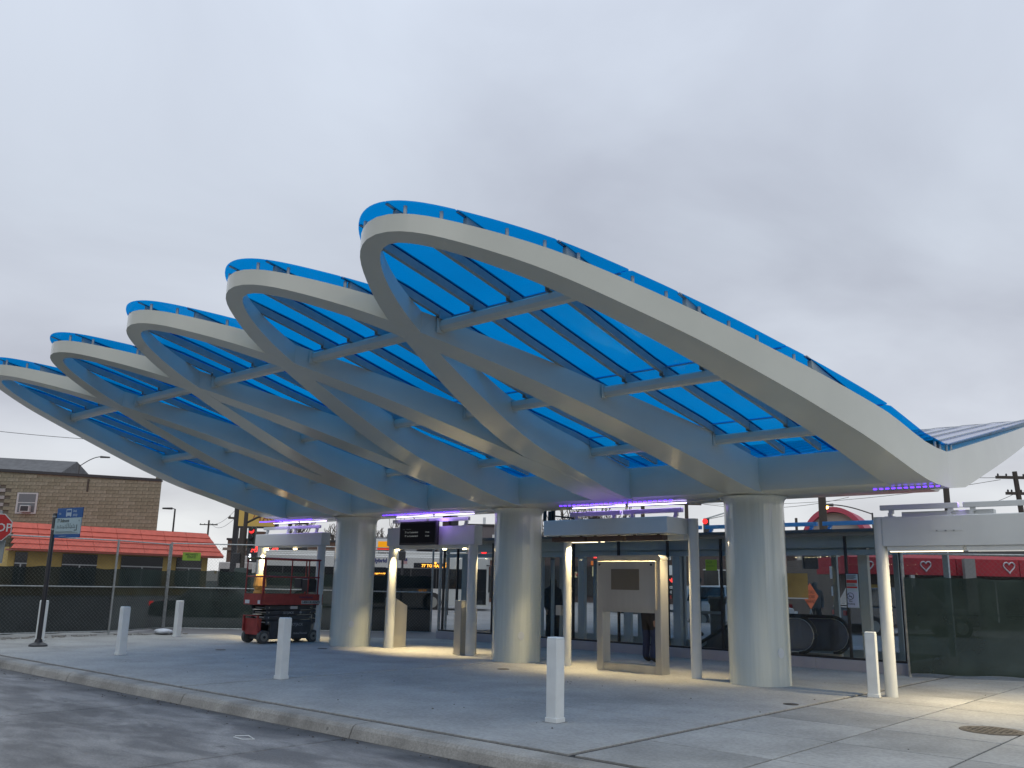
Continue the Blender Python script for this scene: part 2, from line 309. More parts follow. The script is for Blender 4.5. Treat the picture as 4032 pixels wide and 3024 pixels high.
# ------------------------------------------------------------------ ground
def ground():
    m = MB()
    bs = [-60, 0, 24, 30, 50, 80, 400]; aa = [-400, -60, -20, 0, 20, 60, 400]
    v = []; f = []
    for b in bs:
        for a in aa: v.append(SF(a, b, (gz(b) if b > 0 else -.15) - .03))
    for i in range(len(bs) - 1):
        for j in range(len(aa) - 1): f.append((i * 7 + j, i * 7 + j + 1, (i + 1) * 7 + j + 1, (i + 1) * 7 + j))
    m.add(v, f); o = m.build('ground', farroad); tag(o, 'wide grey asphalt ground of the streets around the plaza', 'ground', kind='structure')
    # near road of big concrete slabs
    r = root('road', (-8, 3, -.15), label='worn grey concrete bus lane with stains in the foreground', cat='road', kind='structure')
    MB().box(-45, 12, -8, 7.0, -.32, -.172).build('road_base', joint, r, world=True)
    xs = [-45, -37, -29.5, -22.5, -17.2, -12.65, -8.52, -4.3, 0, 4, 8, 12]; ys = [-8, -2.5, 1.4, 6.96]
    for i in range(len(xs) - 1):
        for j in range(len(ys) - 1):
            MB().cbox(xs[i] + .016, xs[i + 1] - .016, ys[j] + .012, ys[j + 1] - .012, -.171, -.15, .006).build('slab', roadm, r, world=True)
    # kerb
    k = root('kerb', (-12, 7.1, -.15), label='pale concrete kerb edging the plaza along the bus lane', cat='kerb', kind='structure')
    x = -42.7
    while x < 10:
        prof = [(6.90, -.20), (6.90, -.145), (6.935, -.05), (6.965, -.015), (7.0, -.003), (7.222, 0.0), (7.222, -.20)]
        mm = MB(); n = len(prof); v = [(x + .008, a, b) for a, b in prof] + [(x + 3.8 - .008, a, b) for a, b in prof]
        mm.add(v, [tuple(range(n)), tuple(range(2 * n - 1, n - 1, -1))] + [(i, n + i, n + (i + 1) % n, (i + 1) % n) for i in range(n)])
        mm.build('kerb_stone', kerbm, k, world=True); x += 3.8
    # gutter stain strip
    s = root('sidewalk', (-12, 12, -.02), label='concrete plaza paved in large jointed slabs under the canopy', cat='pavement', kind='structure')
    MB().box(-44, 12, 7.232, 24, -.14, -.02).build('sidewalk_base', joint, s, world=True)
    def sl(x0, x1, y0, y1, mt=slab, g=.008):
        MB().cbox(x0 + g, x1 - g, y0 + g, y1 - g, -.0195, 0.0, .004).build('slab', mt, s, world=True)
    g = .012
    for (x0, x1) in ((-13.1, -5.65), (-20.65, -13.1)):
        sl(x0 + .015, x1 - .02, 7.325, 10.1, slab, .011); sl(x0 + .015, x1 - .02, 10.1, 18.9, slab, .011); sl(x0, x1, 18.9, 24, slab2)
    for (x0, x1) in ((-23.1, -20.65), (-26.0, -23.1), (-29, -26), (-36, -29), (-44, -36)):
        for (y0, y1) in ((7.325, 9.2), (9.2, 13.4), (13.4, 18.9), (18.9, 24)): sl(x0, x1, y0, y1, slab2 if (x1 < -24) else slab)
    xs = [-5.65, -4.15, -2.8, -1.4, 0, 1.5, 3, 4.5, 6, 8, 12]; ys = [7.325, 8.6, 10.05, 11.4, 12.75, 14.2, 15.6, 17, 18.5, 20, 22, 24]
    for i in range(len(xs) - 1):
        for j in range(len(ys) - 1): sl(xs[i] + (.045 if i == 0 else 0), xs[i + 1], ys[j], ys[j + 1], slab if (i + j) % 3 else slab2, .012)
    # iron covers
    cov = mat('cast_iron', (.06, .052, .045), rough=.7, nscale=18, namt=.3, bump=.6, bscale=50)
    t = root('manhole_cover', (-3.13, 12.35, 0), label='large round brown manhole cover set in the slabs at the right', cat='manhole')
    MB().lathe([(.36, .001), (.36, .006), (.33, .006)], seg=36).build('frame', cov, t)
    lid = MB().lathe([(.32, .001), (.32, .009), (.30, .009)], seg=36).build('lid', cov, t)
    st = MB()
    for i in range(-4, 5):
        for j in range(-4, 5):
            if i * i + j * j < 18: st.box(i * .062 - .018, i * .062 + .018, j * .062 - .018, j * .062 + .018, .009, .013)
    st.build('tread_studs', cov, lid, kind='stuff')
    for x, y, r_, lb in ((-5.87, 12.8, .11, 'small round utility cover on the slab nearest the right column'), (-11.99, 13.43, .12, 'small round utility cover in front of the middle column'), (-18.2, 13.8, .12, 'small utility cover beside the foot of the farthest column'), (-19.1, 11.6, .12, 'small utility cover on the open slab in front of the scissor lift')):
        t = root('utility_cover', (x, y, 0), label=lb, cat='utility cover', group='small round utility covers in the plaza')
        MB().lathe([(r_, .001), (r_, .005), (r_ * .93, .006)], seg=24).build('ring', cov, t)
        MB().lathe([(r_ * .86, .001), (r_ * .86, .008), (r_ * .8, .009)], seg=24).build('lid', cov, t)
ground()

# ------------------------------------------------------------------ canopy
CX = -7.23; S2 = 2.832; YC = 15.1
def lerp(x, t):
    if x <= t[0][0]: return t[0][1]
    for (a, b), (c, d) in zip(t, t[1:]):
        if x <= c: return b + (d - b) * (x - a) / (c - a)
    return t[-1][1]
def herm(x, xs, ys):
    n = len(xs); i = 0
    while i < n - 2 and x > xs[i + 1]: i += 1
    def m(k):
        if k == 0: return (ys[1] - ys[0]) / (xs[1] - xs[0])
        if k == n - 1: return (ys[-1] - ys[-2]) / (xs[-1] - xs[-2])
        return (ys[k + 1] - ys[k - 1]) / (xs[k + 1] - xs[k - 1])
    h = xs[i + 1] - xs[i]; t = min(1, max(0, (x - xs[i]) / h))
    return (2 * t**3 - 3 * t**2 + 1) * ys[i] + (t**3 - 2 * t**2 + t) * h * m(i) + (-2 * t**3 + 3 * t**2) * ys[i + 1] + (t**3 - t**2) * h * m(i + 1)
UK = [0, .381, .762, 1.144, 1.525, 1.906, 2.287, 2.668, 3.05]
HO = [0, .436, .863, 1.347, 1.797, 2.288, 2.725, 2.985, 3.13]
HI = [0, .319, .688, 1.09, 1.467, 1.846, 2.197, 2.365, 2.46]
YO, YI = 5.84, 6.04
ZBt = [(5.7, 5.36), (6.08, 5.26), (6.78, 5.08), (7.66, 4.85), (8.37, 4.66), (9, 4.49), (9.64, 4.31), (10.4, 4.10), (11.35, 3.86), (12.3, 3.66), (13, 3.50), (13.5, 3.39), (14.0, 3.295), (14.5, 3.24), (15.1, 3.225)]
ZTt = [(5.7, 5.56), (6.08, 5.47), (6.78, 5.32), (7.66, 5.14), (8.37, 4.98), (8.96, 4.84), (9.64, 4.69), (10.41, 4.52), (11.35, 4.35), (12, 4.25), (13, 4.10), (13.5, 3.99), (14.1, 3.87), (14.7, 3.81), (15.1, 3.80)]
def zb(y): return herm(y, [a for a, b in ZBt], [b for a, b in ZBt])
def zt(y): return herm(y, [a for a, b in ZTt], [b for a, b in ZTt])
def ho(y): return herm(math.sqrt(max(0, y - YO)), UK, HO)
def hi(y): return herm(math.sqrt(max(0, y - YI)), UK, HI)
def ymin_p(dx):      # outline depth of one petal at sideways offset dx
    dx = abs(dx)
    if dx > 3.12: return 99
    lo, hi_ = YO, 15.1
    for _ in range(30):
        mid = (lo + hi_) / 2
        if ho(mid) < dx: lo = mid
        else: hi_ = mid
    return lo
YM = {}
def ymin(x):
    k = round(x, 4)
    if k not in YM: YM[k] = min(ymin_p(x - (CX - i * S2)) for i in range(5))
    return YM[k]
KB = 2.1
def flip(m):
    # the rear wing is the same leaf drawn out longer, keeping the slope of the front one
    n = MB()
    for a, b, c in m.v:
        d = (YC - b) * KB; z0, z1 = 3.225 + .25 * max(0, d - .55) - .10 * max(0, d - 9.0), 3.80 + .205 * max(0, d) - .075 * max(0, d - 9.0)
        c2 = z1 + (c - zt(b)) if c >= zt(b) else z0 + (z1 - z0) * (c - zb(b)) / (zt(b) - zb(b))
        n.v.append((a, YC + d, c2))
    n.f = [tuple(reversed(q)) for q in m.f]; return n

def canopy():
    C = root('canopy', (-13.1, YC, 0), label='white steel bus canopy of five overlapping leaf shaped wings glazed in blue glass', cat='canopy')
    def B(m, name, mt, **k): return m.build(name, mt, C, world=True, **k)
    for k in range(5):
        cx = CX - k * S2; dz = .0012 * (k % 3); m = MB(); n = 34; Uo = math.sqrt(YC - YO); Ui = math.sqrt(YC - YI); v = []
        for i in range(-n, n + 1):
            t = abs(i) / n; t = t ** .85; sg = 1 if i > 0 else -1
            yo = YO + (t * Uo) ** 2; yi = YI + (t * Ui) ** 2
            xo = cx + sg * ho(yo) * (i != 0); xi = cx + sg * hi(yi) * (i != 0)
            e = .012
            v += [(xo, yo, zb(yo) - dz), (xo, yo, zt(yo) + dz), (xi, yi, zt(yi) + dz), (xi, yi, zb(yi) - dz)]
        f = []
        for i in range(2 * n):
            a = i * 4; b = a + 4
            for q in range(4): f.append((a + q, b + q, b + (q + 1) % 4, a + (q + 1) % 4))
        f += [(3, 2, 1, 0), tuple(range(2 * n * 4, 2 * n * 4 + 4))]
        m.add(v, f)
        B(m, 'wing_rib', white, smooth=40); B(flip(m), 'wing_rib', white, smooth=40)
    xl, xr = CX - 5 * S2 - S2 - .2 + S2, CX + S2 - .05
    xl = CX - 5 * S2 + .1 - .3
    sp = MB()
    prof = [(14.36, 3.84), (14.36, 3.40), (14.42, 3.28), (14.52, 3.238), (15.68, 3.238), (15.78, 3.28), (15.84, 3.40), (15.84, 3.84)]
    n = len(prof); v = [(xl, a, b) for a, b in prof] + [(xr, a, b) for a, b in prof]
    sp.add(v, [tuple(range(n)), tuple(range(2 * n - 1, n - 1, -1))] + [(i, n + i, n + (i + 1) % n, (i + 1) % n) for i in range(n)])
    B(sp, 'spine_beam', white, smooth=30)
    for k in range(6):   # stiffener blades where ribs land
        pass
    # columns
    for k in range(3):
        cx, cy = -7.46 - 5.663 * k, 15.1
        prof = [(.53, 0), (.53, .02), (.527, 3.05), (.531, 3.13), (.545, 3.18), (.575, 3.21), (.62, 3.228)]
        c = B(MB().lathe(prof, (cx, cy), 48), 'column', colm, smooth=60)
        d = MB(); a0 = math.radians(-22 if k == 0 else -38); r0 = .532; ax = Vector((math.cos(a0), math.sin(a0), 0)); tv = Vector((-ax.y, ax.x, 0))
        vv = [Vector((cx, cy, .55)) + ax * (r0 + .004)]; vv0 = []
        for q in range(20):
            t = 2 * PI * q / 20; vv.append(Vector((cx, cy, .55)) + ax * (r0 + .004) + tv * .065 * math.cos(t) + Vector((0, 0, .085 * math.sin(t))))
            vv0.append(Vector((cx, cy, .55)) + ax * (r0 - .02) + tv * .065 * math.cos(t) + Vector((0, 0, .085 * math.sin(t))))
        vs = vv + vv0; f = [(0, 1 + q, 1 + (q + 1) % 20) for q in range(20)] + [(1 + q, 21 + q, 21 + (q + 1) % 20, 1 + (q + 1) % 20) for q in range(20)]
        d.add(vs, f); d.build('access_cover', steelw, c, world=True)
    # purlins: tubes across each bay
    for y in (7.97, 10.5, 13.05):
        for k in range(-1, 5):
            segs = []
            cx = CX - k * S2
            # bay inside petal k, cut by neighbours: list free spans from rib edges
        edges = []
        for k in range(5):
            cx = CX - k * S2; edges.append((cx - ho(y), cx - hi(y))); edges.append((cx + hi(y), cx + ho(y)))
        edges.sort(); merged = []
        for a, b in edges:
            if merged and a < merged[-1][1]: merged[-1][1] = max(b, merged[-1][1])
            else: merged.append([a, b])
        for (a, b), (c, d) in zip(merged, merged[1:]):
            if c - b < .12: continue
            mid = (b + c) / 2
            inside = any(abs(mid - (CX - k * S2)) < hi(y) for k in range(5))
            if not inside: continue
            zc = zt(y) - .105; h = .068; w = .06
            pf = [(-w, -h * .35), (-w * .6, -h), (w * .6, -h), (w, -h * .35), (w, h * .7), (w * .8, h), (-w * .8, h), (-w, h * .7)]
            m = MB(); n = 8; sl_ = (zt(y + .1) - zt(y - .1)) / .2
            vv = []
            for xx in (b + .012, c + .05 if True else c):
                vv += [(xx, y + p, zc + q + p * sl_) for p, q in pf]
            m.add(vv, [tuple(range(n - 1, -1, -1)), tuple(range(n, 2 * n))] + [(i, (i + 1) % n, n + (i + 1) % n, n + i) for i in range(n)])
            o = B(m, 'purlin', white, smooth=20); B(flip(m), 'purlin', white, smooth=20)
            pl = MB(); pl.box(b - .0, b + .010, y - .10, y + .10, zc - .10, zc + .10); pl.build('end_plate', white, o, world=True)
            bt = MB(); bt.tube([(b + .008, y - .05, zc + .055), (b + .022, y - .05, zc + .055)], .012, 6); bt.build('bolt', dark, o, world=True)
    # rafters
    RX = [-4.55 - .63 * i for i in range(27)]
    RX = [x for x in RX if x > CX - 4 * S2 - 2.9]
    ys_ = (7.97, 10.5, 13.05)
    for x in RX:
        y0 = ymin(x) + .10
        if y0 > 13.6: continue
        st = [y0] + [y for y in (6.6, 7.3, 8.1, 9, 10.2, 11.4, 12.6, 13.4) if y > y0 + .2] + [14.22]
        pf = [(-.028, .004), (.028, .004), (.028, .108), (-.028, .108)]
        m = MB(); n = 4; v = []
        for y in st: v += [(x + p, y, zt(y) + q) for p, q in pf]
        f = [tuple(range(n - 1, -1, -1)), tuple(range((len(st) - 1) * n, len(st) * n))]
        for i in range(len(st) - 1):
            for k in range(n): f.append((i * n + k, i * n + (k + 1) % n, (i + 1) * n + (k + 1) % n, (i + 1) * n + k))
        f = [tuple(reversed(q)) for q in f]
        m.add(v, f); o = B(m, 'rafter', raftm); B(flip(m), 'rafter', raftm)
        cm_ = MB(); v = []
        for y in st[:-1] + [14.9]: v += [(x - .022, y - (.12 if y == st[0] else 0), zt(y) + .136), (x + .022, y - (.12 if y == st[0] else 0), zt(y) + .136), (x + .022, y - (.12 if y == st[0] else 0), zt(y) + .150), (x - .022, y - (.12 if y == st[0] else 0), zt(y) + .150)]
        ff = [(3, 2, 1, 0), tuple(range((len(st) - 1) * 4, len(st) * 4))]
        for i in range(len(st) - 1):
            for k in range(4): ff.append((i * 4 + (k + 1) % 4, i * 4 + k, (i + 1) * 4 + k, (i + 1) * 4 + (k + 1) % 4))
        cm_.add(v, ff); B(cm_, 'glazing_cap', galv); B(flip(cm_), 'glazing_cap', galv)
        for y in ys_:
            if y > y0 + .4:
                z = zt(y); MB().box(x - .036, x - .029, y - .11, y + .03, z - .02, z + .09).build('splice_plate', raftm, o, world=True)
                MB().box(x + .029, x + .036, y - .11, y + .03, z - .02, z + .09).build('splice_plate', raftm, o, world=True)
    # glass sheets between rafter lines
    xs = [-4.55 + .63 * 2 - .63 * i for i in range(0, 31)]
    yj = [5.5, 8.12, 10.47, 12.9, 15.06]
    def zg(y): return zt(y) + .110
    for i in range(len(xs) - 1):
        xa, xb = xs[i + 1] + .006, xs[i] - .006
        for j in range(4):
            y0, y1 = yj[j] + .006, yj[j + 1] - .006; N = 9; cols = []
            for q in range(N):
                x = xa + (xb - xa) * q / (N - 1); ye = ymin(x) - .045
                # smooth overhang past the rim
                if min(abs(x - (CX - k * S2)) for k in range(5)) > 3.1 and (x > CX + 3.1 or x < CX - 4 * S2 - 3.1): ye = 99
                cols.append((x, ye))
            out = []
            for q in range(N):
                x, ye = cols[q]
                if ye < y1 - .012: out.append((x, max(y0, ye)))
                if q < N - 1 and (ye < y1 - .012) != (cols[q + 1][1] < y1 - .012):
                    lo, hi_ = x, cols[q + 1][0]; inlo = ye < y1 - .012
                    for _ in range(14):
                        mid = (lo + hi_) / 2
                        if (ymin(mid) - .045 < y1 - .012) == inlo: lo = mid
                        else: hi_ = mid
                    out.append(((lo if inlo else hi_), y1 - .012))
            cols = out
            if len(cols) < 2: continue
            m = MB(); v = []; n = len(cols)
            for x, yy in cols:
                for zz in (0, .018): v += [(x, yy, zg(yy) + zz), (x, (yy + y1) / 2, zg((yy + y1) / 2) + zz), (x, y1, zg(y1) + zz)]
            f = []
            for c in range(n - 1):
                a = c * 6; b = a + 6
                f += [(a, a + 1, b + 1, b), (a + 1, a + 2, b + 2, b + 1), (a + 3, b + 3, b + 4, a + 4), (a + 4, b + 4, b + 5, a + 5), (a, b, b + 3, a + 3), (a + 2, a + 5, b + 5, b + 2)]
            f += [(0, 3, 4, 1), (1, 4, 5, 2)]; e = (n - 1) * 6; f += [(e, e + 1, e + 4, e + 3), (e + 1, e + 2, e + 5, e + 4)]
            m.add(v, f); B(m, 'glass_panel', blueglass); B(flip(m), 'glass_panel', rearglass)
    # joint gaskets across the glass
    gask = mat('gasket', (.08, .28, .45), rough=.5)
    for y in yj[1:4]:
        runs = []; x = CX - 4 * S2 - 3.0; cur = None
        while x < CX + 3.05:
            ok = ymin(x) < y - .02
            if ok and cur is None: cur = x
            if not ok and cur is not None: runs.append((cur, x)); cur = None
            x += .05
        if cur is not None: runs.append((cur, x))
        for a, b in runs:
            z = zg(y); m = MB().box(a + .1, b - .1, y - .025, y + .025, z - .008, z - .002)
            B(m, 'joint_strip', gask); B(flip(m), 'joint_strip', gask)
    # stand-offs along the rim
    for k in range(5):
        cx = CX - k * S2
        for sg in (1, -1):
            yl = [5.96, 6.22, 6.8, 7.18, 7.56, 8.23, 8.67, 9.13, 9.58, 10.04, 10.7, 11.21, 11.75, 12.35, 12.9, 13.25, 13.7, 14.1]
            for y in yl:
                x = cx + sg * (ho(y) - .06)
                if ymin(x) < y - .25: continue
                m = MB().tube([(x, y, zt(y) - .01), (x, y, zg(y) - .003)], .022, 8)
                B(m, 'standoff', galv, smooth=40); B(flip(m), 'standoff', galv, smooth=40)
    # gutter pan + timber left in the trough
    tr = MB().box(xl + .4, xr - .35, 14.5, 15.7, 3.845, 3.86); B(tr, 'gutter', galv)
    # posts + little beam seen at the trough of the near end
    for y in (14.75, 15.0, 15.35, 15.6):
        m = MB().tube([(CX + 3.05, y, 3.80), (CX + 3.05, y, 3.98)], .022, 8); B(m, 'standoff', galv)
    b = MB().cbox(CX + 2.45, CX + 3.02, 14.9, 15.16, 3.80, 3.98, .01).build('timber_offcut', mat('raw_board', (.16, .09, .06), rough=.8, nscale=5))
    tag(b, 'short brown board left in the trough at the near end of the canopy', 'board')
    # LED tubes under the spine; glowing dots imitate their reflections in its paint
    def leds_and_reflections(x0, x1, n, tube, lb):
        t = root('led_tube_and_reflections', ((x0 + x1) / 2, 15.0, 3.19), label=lb, cat='led light', group='violet LED fittings under the canopy spine')
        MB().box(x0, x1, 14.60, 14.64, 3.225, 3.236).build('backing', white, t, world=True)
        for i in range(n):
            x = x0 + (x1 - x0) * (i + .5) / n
            MB().box(x - .024, x + .024, 14.60, 14.64, 3.205, 3.2245).build('led', purple, t, world=True)  # painted reflection: each glowing dot stands for an LED mirrored in the spine
        if tube:
            MB().tube([(x0, 15.1, 3.205), ((x0 + x1) / 2 - .04, 15.1, 3.205)], .012, 6).build('light_tube', violetline, t, world=True)
            MB().tube([((x0 + x1) / 2 + .04, 15.1, 3.205), (x1, 15.1, 3.205)], .012, 6).build('light_tube', violetline, t, world=True)
    leds_and_reflections(-22.6, -20.1, 26, True, 'violet LED line under the spine above the farthest portal frame')
    leds_and_reflections(-17.2, -14.5, 24, True, 'violet LED line under the spine above the screen portal')
    leds_and_reflections(-11.6, -8.85, 24, True, 'violet LED line under the spine above the heater shelter')
    leds_and_reflections(-5.15, -4.1, 11, False, 'row of glowing dots imitating violet LED reflections under the near end of the spine')
    for x0, x1, e in ((-22.6, -20.1, 3), (-17.2, -14.5, 1.6), (-11.6, -8.85, 8)):
        ld = bpy.data.lights.new('violet_glow', 'AREA'); ld.shape = 'RECTANGLE'; ld.size = x1 - x0; ld.size_y = .03; ld.energy = e; ld.color = (.38, .2, 1)
        lo = bpy.data.objects.new('violet_glow', ld); COL.objects.link(lo); lo.location = ((x0 + x1) / 2, 15.1, 3.19)
        ld2 = bpy.data.lights.new('violet_uplight', 'AREA'); ld2.shape = 'RECTANGLE'; ld2.size = x1 - x0; ld2.size_y = .03; ld2.energy = .5; ld2.color = (.38, .2, 1)
        lo2 = bpy.data.objects.new('violet_uplight', ld2); COL.objects.link(lo2); lo2.location = ((x0 + x1) / 2, 14.55, 3.12); lo2.rotation_euler = (PI, 0, 0)
    return C
canopy()

def spot(x, y, z, e, col=(1, .76, .38), ang=118, blend=.9, size=.03, name='downlight_beam'):
    ld = bpy.data.lights.new(name, 'SPOT'); ld.energy = e; ld.color = col; ld.spot_size = math.radians(ang); ld.spot_blend = blend; ld.shadow_soft_size = size
    o = bpy.data.objects.new(name, ld); COL.objects.link(o); o.location = (x, y, z); return o

# ------------------------------------------------------------------ bollards
def bollards():
    t = root('bollard', (-7.06, 8.86, 0), label='square white steel bollard nearest the camera, in front of the steel kiosk', cat='bollard', group='square white bollards round the plaza')
    MB().cbox(-.082, .082, -.082, .082, .03, .965, .012).build('post', bollw, t)
    MB().cbox(-.088, .088, -.088, .088, .0, .055, .004).build('base_collar', bollw, t)
    MB().cbox(-.080, .080, -.080, .080, .9655, .985, .012).build('cap', bollw, t)
    MB().box(-.11, .11, -.11, .11, .0005, .004).build('grout_patch', slab2, t)
    for x, y, rz, lb in ((-13.06, 9.10, 0, 'square white bollard in front of the scissor lift'),
                         (-19.0, 9.2, 0, 'square white bollard between the bus stop post and the lift'),
                         (-23.87, 13.1, .1, 'square white bollard beside the white sandbag at the fence'),
                         (-23.96, 9.5, .05, 'square white bollard standing behind the bus stop pole'),
                         (-5.37, 14.72, .2, 'square white bollard leaning close to the right portal post')):
        copy_tree(t, None, (x, y, 0), rz, lb)
bollards()

# ------------------------------------------------------------------ portal frames
def bar(x0, x1, y, z0, z1, t, xm, name='light_bar', mt=None):
    for a, b in ((x0, xm - .035), (xm + .035, x1)):
        o = MB().cbox(a, b, y - .045, y + .045, z0, z1, .006).build(name, mt or portalw, t, world=True)
def bracket(x, y, z0, z1, t, mt=None):
    m = MB().box(x - .03, x + .03, y - .03, y + .03, z0, z0 + (z1 - z0) * .62); m.box(x - .015, x + .055, y - .029, y + .029, z0 + (z1 - z0) * .5, z1 - .001)
    m.box(x - .08, x + .08, y - .05, y + .05, z0, z0 + .012); m.build('bracket', mt or portalw, t, world=True)
def portals():
    # 1 far
    t = root('portal_frame', (-21.8, 15.2, 0), label='plain white portal frame behind the scissor lift', cat='portal frame', group='white portal frames between the columns')
    for x in (-23.22, -20.37): MB().lathe([(.115, 0), (.115, 2.7)], (x, 15.2), 24).build('post', portalw, t, world=True, smooth=40)
    MB().cbox(-23.42, -20.2, 15.05, 15.35, 2.56, 2.90, .012).build('header', portalw, t, world=True)
    MB().box(-23.2, -20.45, 15.1, 15.3, 2.515, 2.558).build('soffit_channel', portalw, t, world=True)
    bar(-23.2, -20.5, 15.2, 3.03, 3.11, t, -21.9)
    for x in (-23.05, -22.0, -21.65, -20.65): bracket(x, 15.2, 2.9, 3.03, t)
    MB().lathe([(.05, 2.452), (.05, 2.478)], (-23.0, 15.2), 14).build('lamp', warm, t, world=True); spot(-23.0, 15.12, 2.44, 220, size=.03, ang=90)
    MB().lathe([(.05, 2.452), (.05, 2.478)], (-21.6, 15.2), 14).build('lamp', warm, t, world=True); spot(-21.6, 15.4, 2.44, 300, ang=84)
    pp = MB().lathe([(.15, .95), (.19, 1.05), (.17, 1.25), (.135, 1.30), (.19, 1.42), (.155, 1.72), (.14, 1.74)], (-23.22, 15.2), 14).build('cardboard_wrap', mat('cardboard', (.36, .20, .06), rough=.8, nscale=5, namt=.2, bump=.4, bscale=8), t, world=True)
    # 2 with screen
    t = root('portal_frame', (-16.1, 15.3, 0), label='white portal frame carrying the black arrivals screen', cat='portal frame', group='white portal frames between the columns')
    for x in (-17.56, -14.74): MB().lathe([(.115, 0), (.115, 2.7)], (x, 15.35), 24).build('post', portalw, t, world=True, smooth=40)
    MB().cbox(-17.68, -14.58, 15.22, 15.5, 2.50, 2.95, .012).build('header', portalw, t, world=True)
    MB().box(-17.45, -14.8, 15.28, 15.46, 2.42, 2.498).build('soffit_channel', portalw, t, world=True)
    bar(-17.42, -14.75, 15.2, 3.06, 3.145, t, -16.13)
    for x in (-17.25, -16.35, -15.95, -14.95): bracket(x, 15.3, 2.95, 3.06, t)
    for x in (-17.38, -15.68, -15.0):
        MB().lathe([(.045, 2.392), (.045, 2.418)], (x, 15.34), 14).build('lamp', warm, t, world=True)
    spot(-17.36, 15.22, 2.385, 300, ang=70); spot(-16.4, 15.45, 2.38, 300, ang=84, blend=.7); spot(-15.6, 15.4, 2.38, 300, ang=84, blend=.7); spot(-14.6, 15.5, 2.38, 150, ang=60)
    s = root('arrivals_screen', (-16.36, 15.1, 2.5), label='black flat arrivals screen showing two rows of pale route text', cat='screen')
    MB().cbox(-17.01, -15.68, 15.04, 15.14, 2.505, 3.075, .012).build('housing', dark, s, world=True)
    MB().box(-16.96, -15.73, 15.032, 15.0385, 2.55, 3.03).build('panel', mat('screen_face', (.004, .005, .008), rough=.3, spec=.2), s, world=True)
    sc = lamp_mat('screen_text', (.55, .6, .6), .28); sd_ = lamp_mat('screen_dim', (.3, .33, .35), .16)
    X = (1, 0, 0); Z = (0, 0, 1)
    text('77  to Cumberland', .062, (-16.80, 15.03, 2.79), X, Z, sc, s, ext=.001); text('77  to Cumberland', .062, (-16.80, 15.03, 2.70), X, Z, sc, s, ext=.001)
    text('12 min', .052, (-16.06, 15.03, 2.79), X, Z, sc, s, ext=.001); text('23 min', .052, (-16.06, 15.03, 2.70), X, Z, sc, s, ext=.001)
    text('Route     Destination', .035, (-16.88, 15.03, 2.875), X, Z, sd_, s, ext=.001)
    # 3 with heaters
    t = root('portal_frame', (-10.2, 15.1, 0), label='white portal frame with deep box header and heaters over the steel kiosk', cat='portal frame', group='white portal frames between the columns')
    MB().lathe([(.085, 0), (.085, 2.56)], (-11.69, 15.05), 24).build('post', portalw, t, world=True, smooth=40)
    MB().lathe([(.098, 0), (.098, 2.885)], (-8.66, 15.0), 24).build('post', portalw, t, world=True, smooth=40)
    MB().cbox(-11.66, -8.74, 14.2, 15.06, 2.585, 2.885, .01).build('header', portalw, t, world=True)
    MB().box(-11.6, -8.80, 14.9, 15.05, 2.49, 2.583).build('soffit_channel', portalw, t, world=True)
    bar(-11.65, -8.94, 15.1, 3.03, 3.115, t, -10.33)
    for x in (-11.5, -10.55, -10.1, -9.1): bracket(x, 15.1, 2.885 if x > -11 else 2.885, 3.03, t)
    jb = MB().cbox(-11.93, -11.80, 14.96, 15.06, 1.0, 1.2, .006).build('call_box', ss, t, world=True)
    MB().tube([(-11.8, 15.02, 1.1), (-11.74, 15.03, 1.1)], .02, 6).build('conduit', ss, jb, world=True)
    for x0, x1, lb in ((-11.62, -10.78, 'brown infrared heater at the left under the shelter header'), (-10.73, -9.86, 'brown infrared heater in the middle under the shelter header'), (-9.80, -8.97, 'brown infrared heater at the right under the shelter header')):
        h = root('heater', ((x0 + x1) / 2, 14.5, 2.48), label=lb, cat='heater', group='infrared heaters under the shelter header')
        hm = mat('heater_brown', (.10, .065, .055), rough=.45, metal=.3)
        MB().cbox(x0, x1, 14.42, 14.60, 2.475, 2.565, .01).build('housing', hm, h, world=True)
        MB().box(x0 + .03, x1 - .03, 14.45, 14.57, 2.466, 2.4735).build('grille', dark, h, world=True)
        for x in (x0 + .15, x1 - .15): MB().box(x - .02, x + .02, 14.49, 14.53, 2.565, 2.584).build('hanger', hm, h, world=True)
    MB().box(-11.55, -10.9, 15.0, 15.04, 2.478, 2.488).build('lamp', warm2, t, world=True); MB().box(-10.77, -10.70, 14.95, 15.0, 2.478, 2.488).build('lamp', warm2, t, world=True)
    spot(-11.53, 14.98, 2.47, 260, size=.03, ang=100); spot(-11.0, 15.1, 2.44, 200, ang=80); spot(-9.1, 14.95, 2.44, 200, ang=80)
    ld = bpy.data.lights.new('soffit_glow', 'AREA'); ld.shape = 'RECTANGLE'; ld.size = 1.8; ld.size_y = .04; ld.energy = 26; ld.color = (1, .78, .42)
    lo = bpy.data.objects.new('soffit_glow', ld); COL.objects.link(lo); lo.location = (-10.1, 14.97, 2.475); spot(-9.2, 14.95, 2.47, 60)
    # 4 near right
    t = root('portal_frame', (-4, 15.0, 0), label='white portal frame at the right edge with a warm light strip under its header', cat='portal frame', group='white portal frames between the columns')
    MB().lathe([(.095, 0), (.095, 2.70), (.095, 2.795)], (-5.2, 15.0), 28).build('post', portalw, t, world=True, smooth=40)
    MB().lathe([(.095, 0), (.095, 2.4)], (-2.2, 15.0), 28).build('post', portalw, t, world=True, smooth=40)
    MB().cbox(-5.14, -2.0, 14.9, 15.2, 2.325, 2.79, .01).build('header', portalw, t, world=True)
    MB().box(-5.08, -3.955, 14.92, 15.12, 2.245, 2.322).build('soffit_channel', portalw, t, world=True); MB().box(-3.90, -2.1, 14.92, 15.12, 2.245, 2.322).build('soffit_channel', portalw, t, world=True)
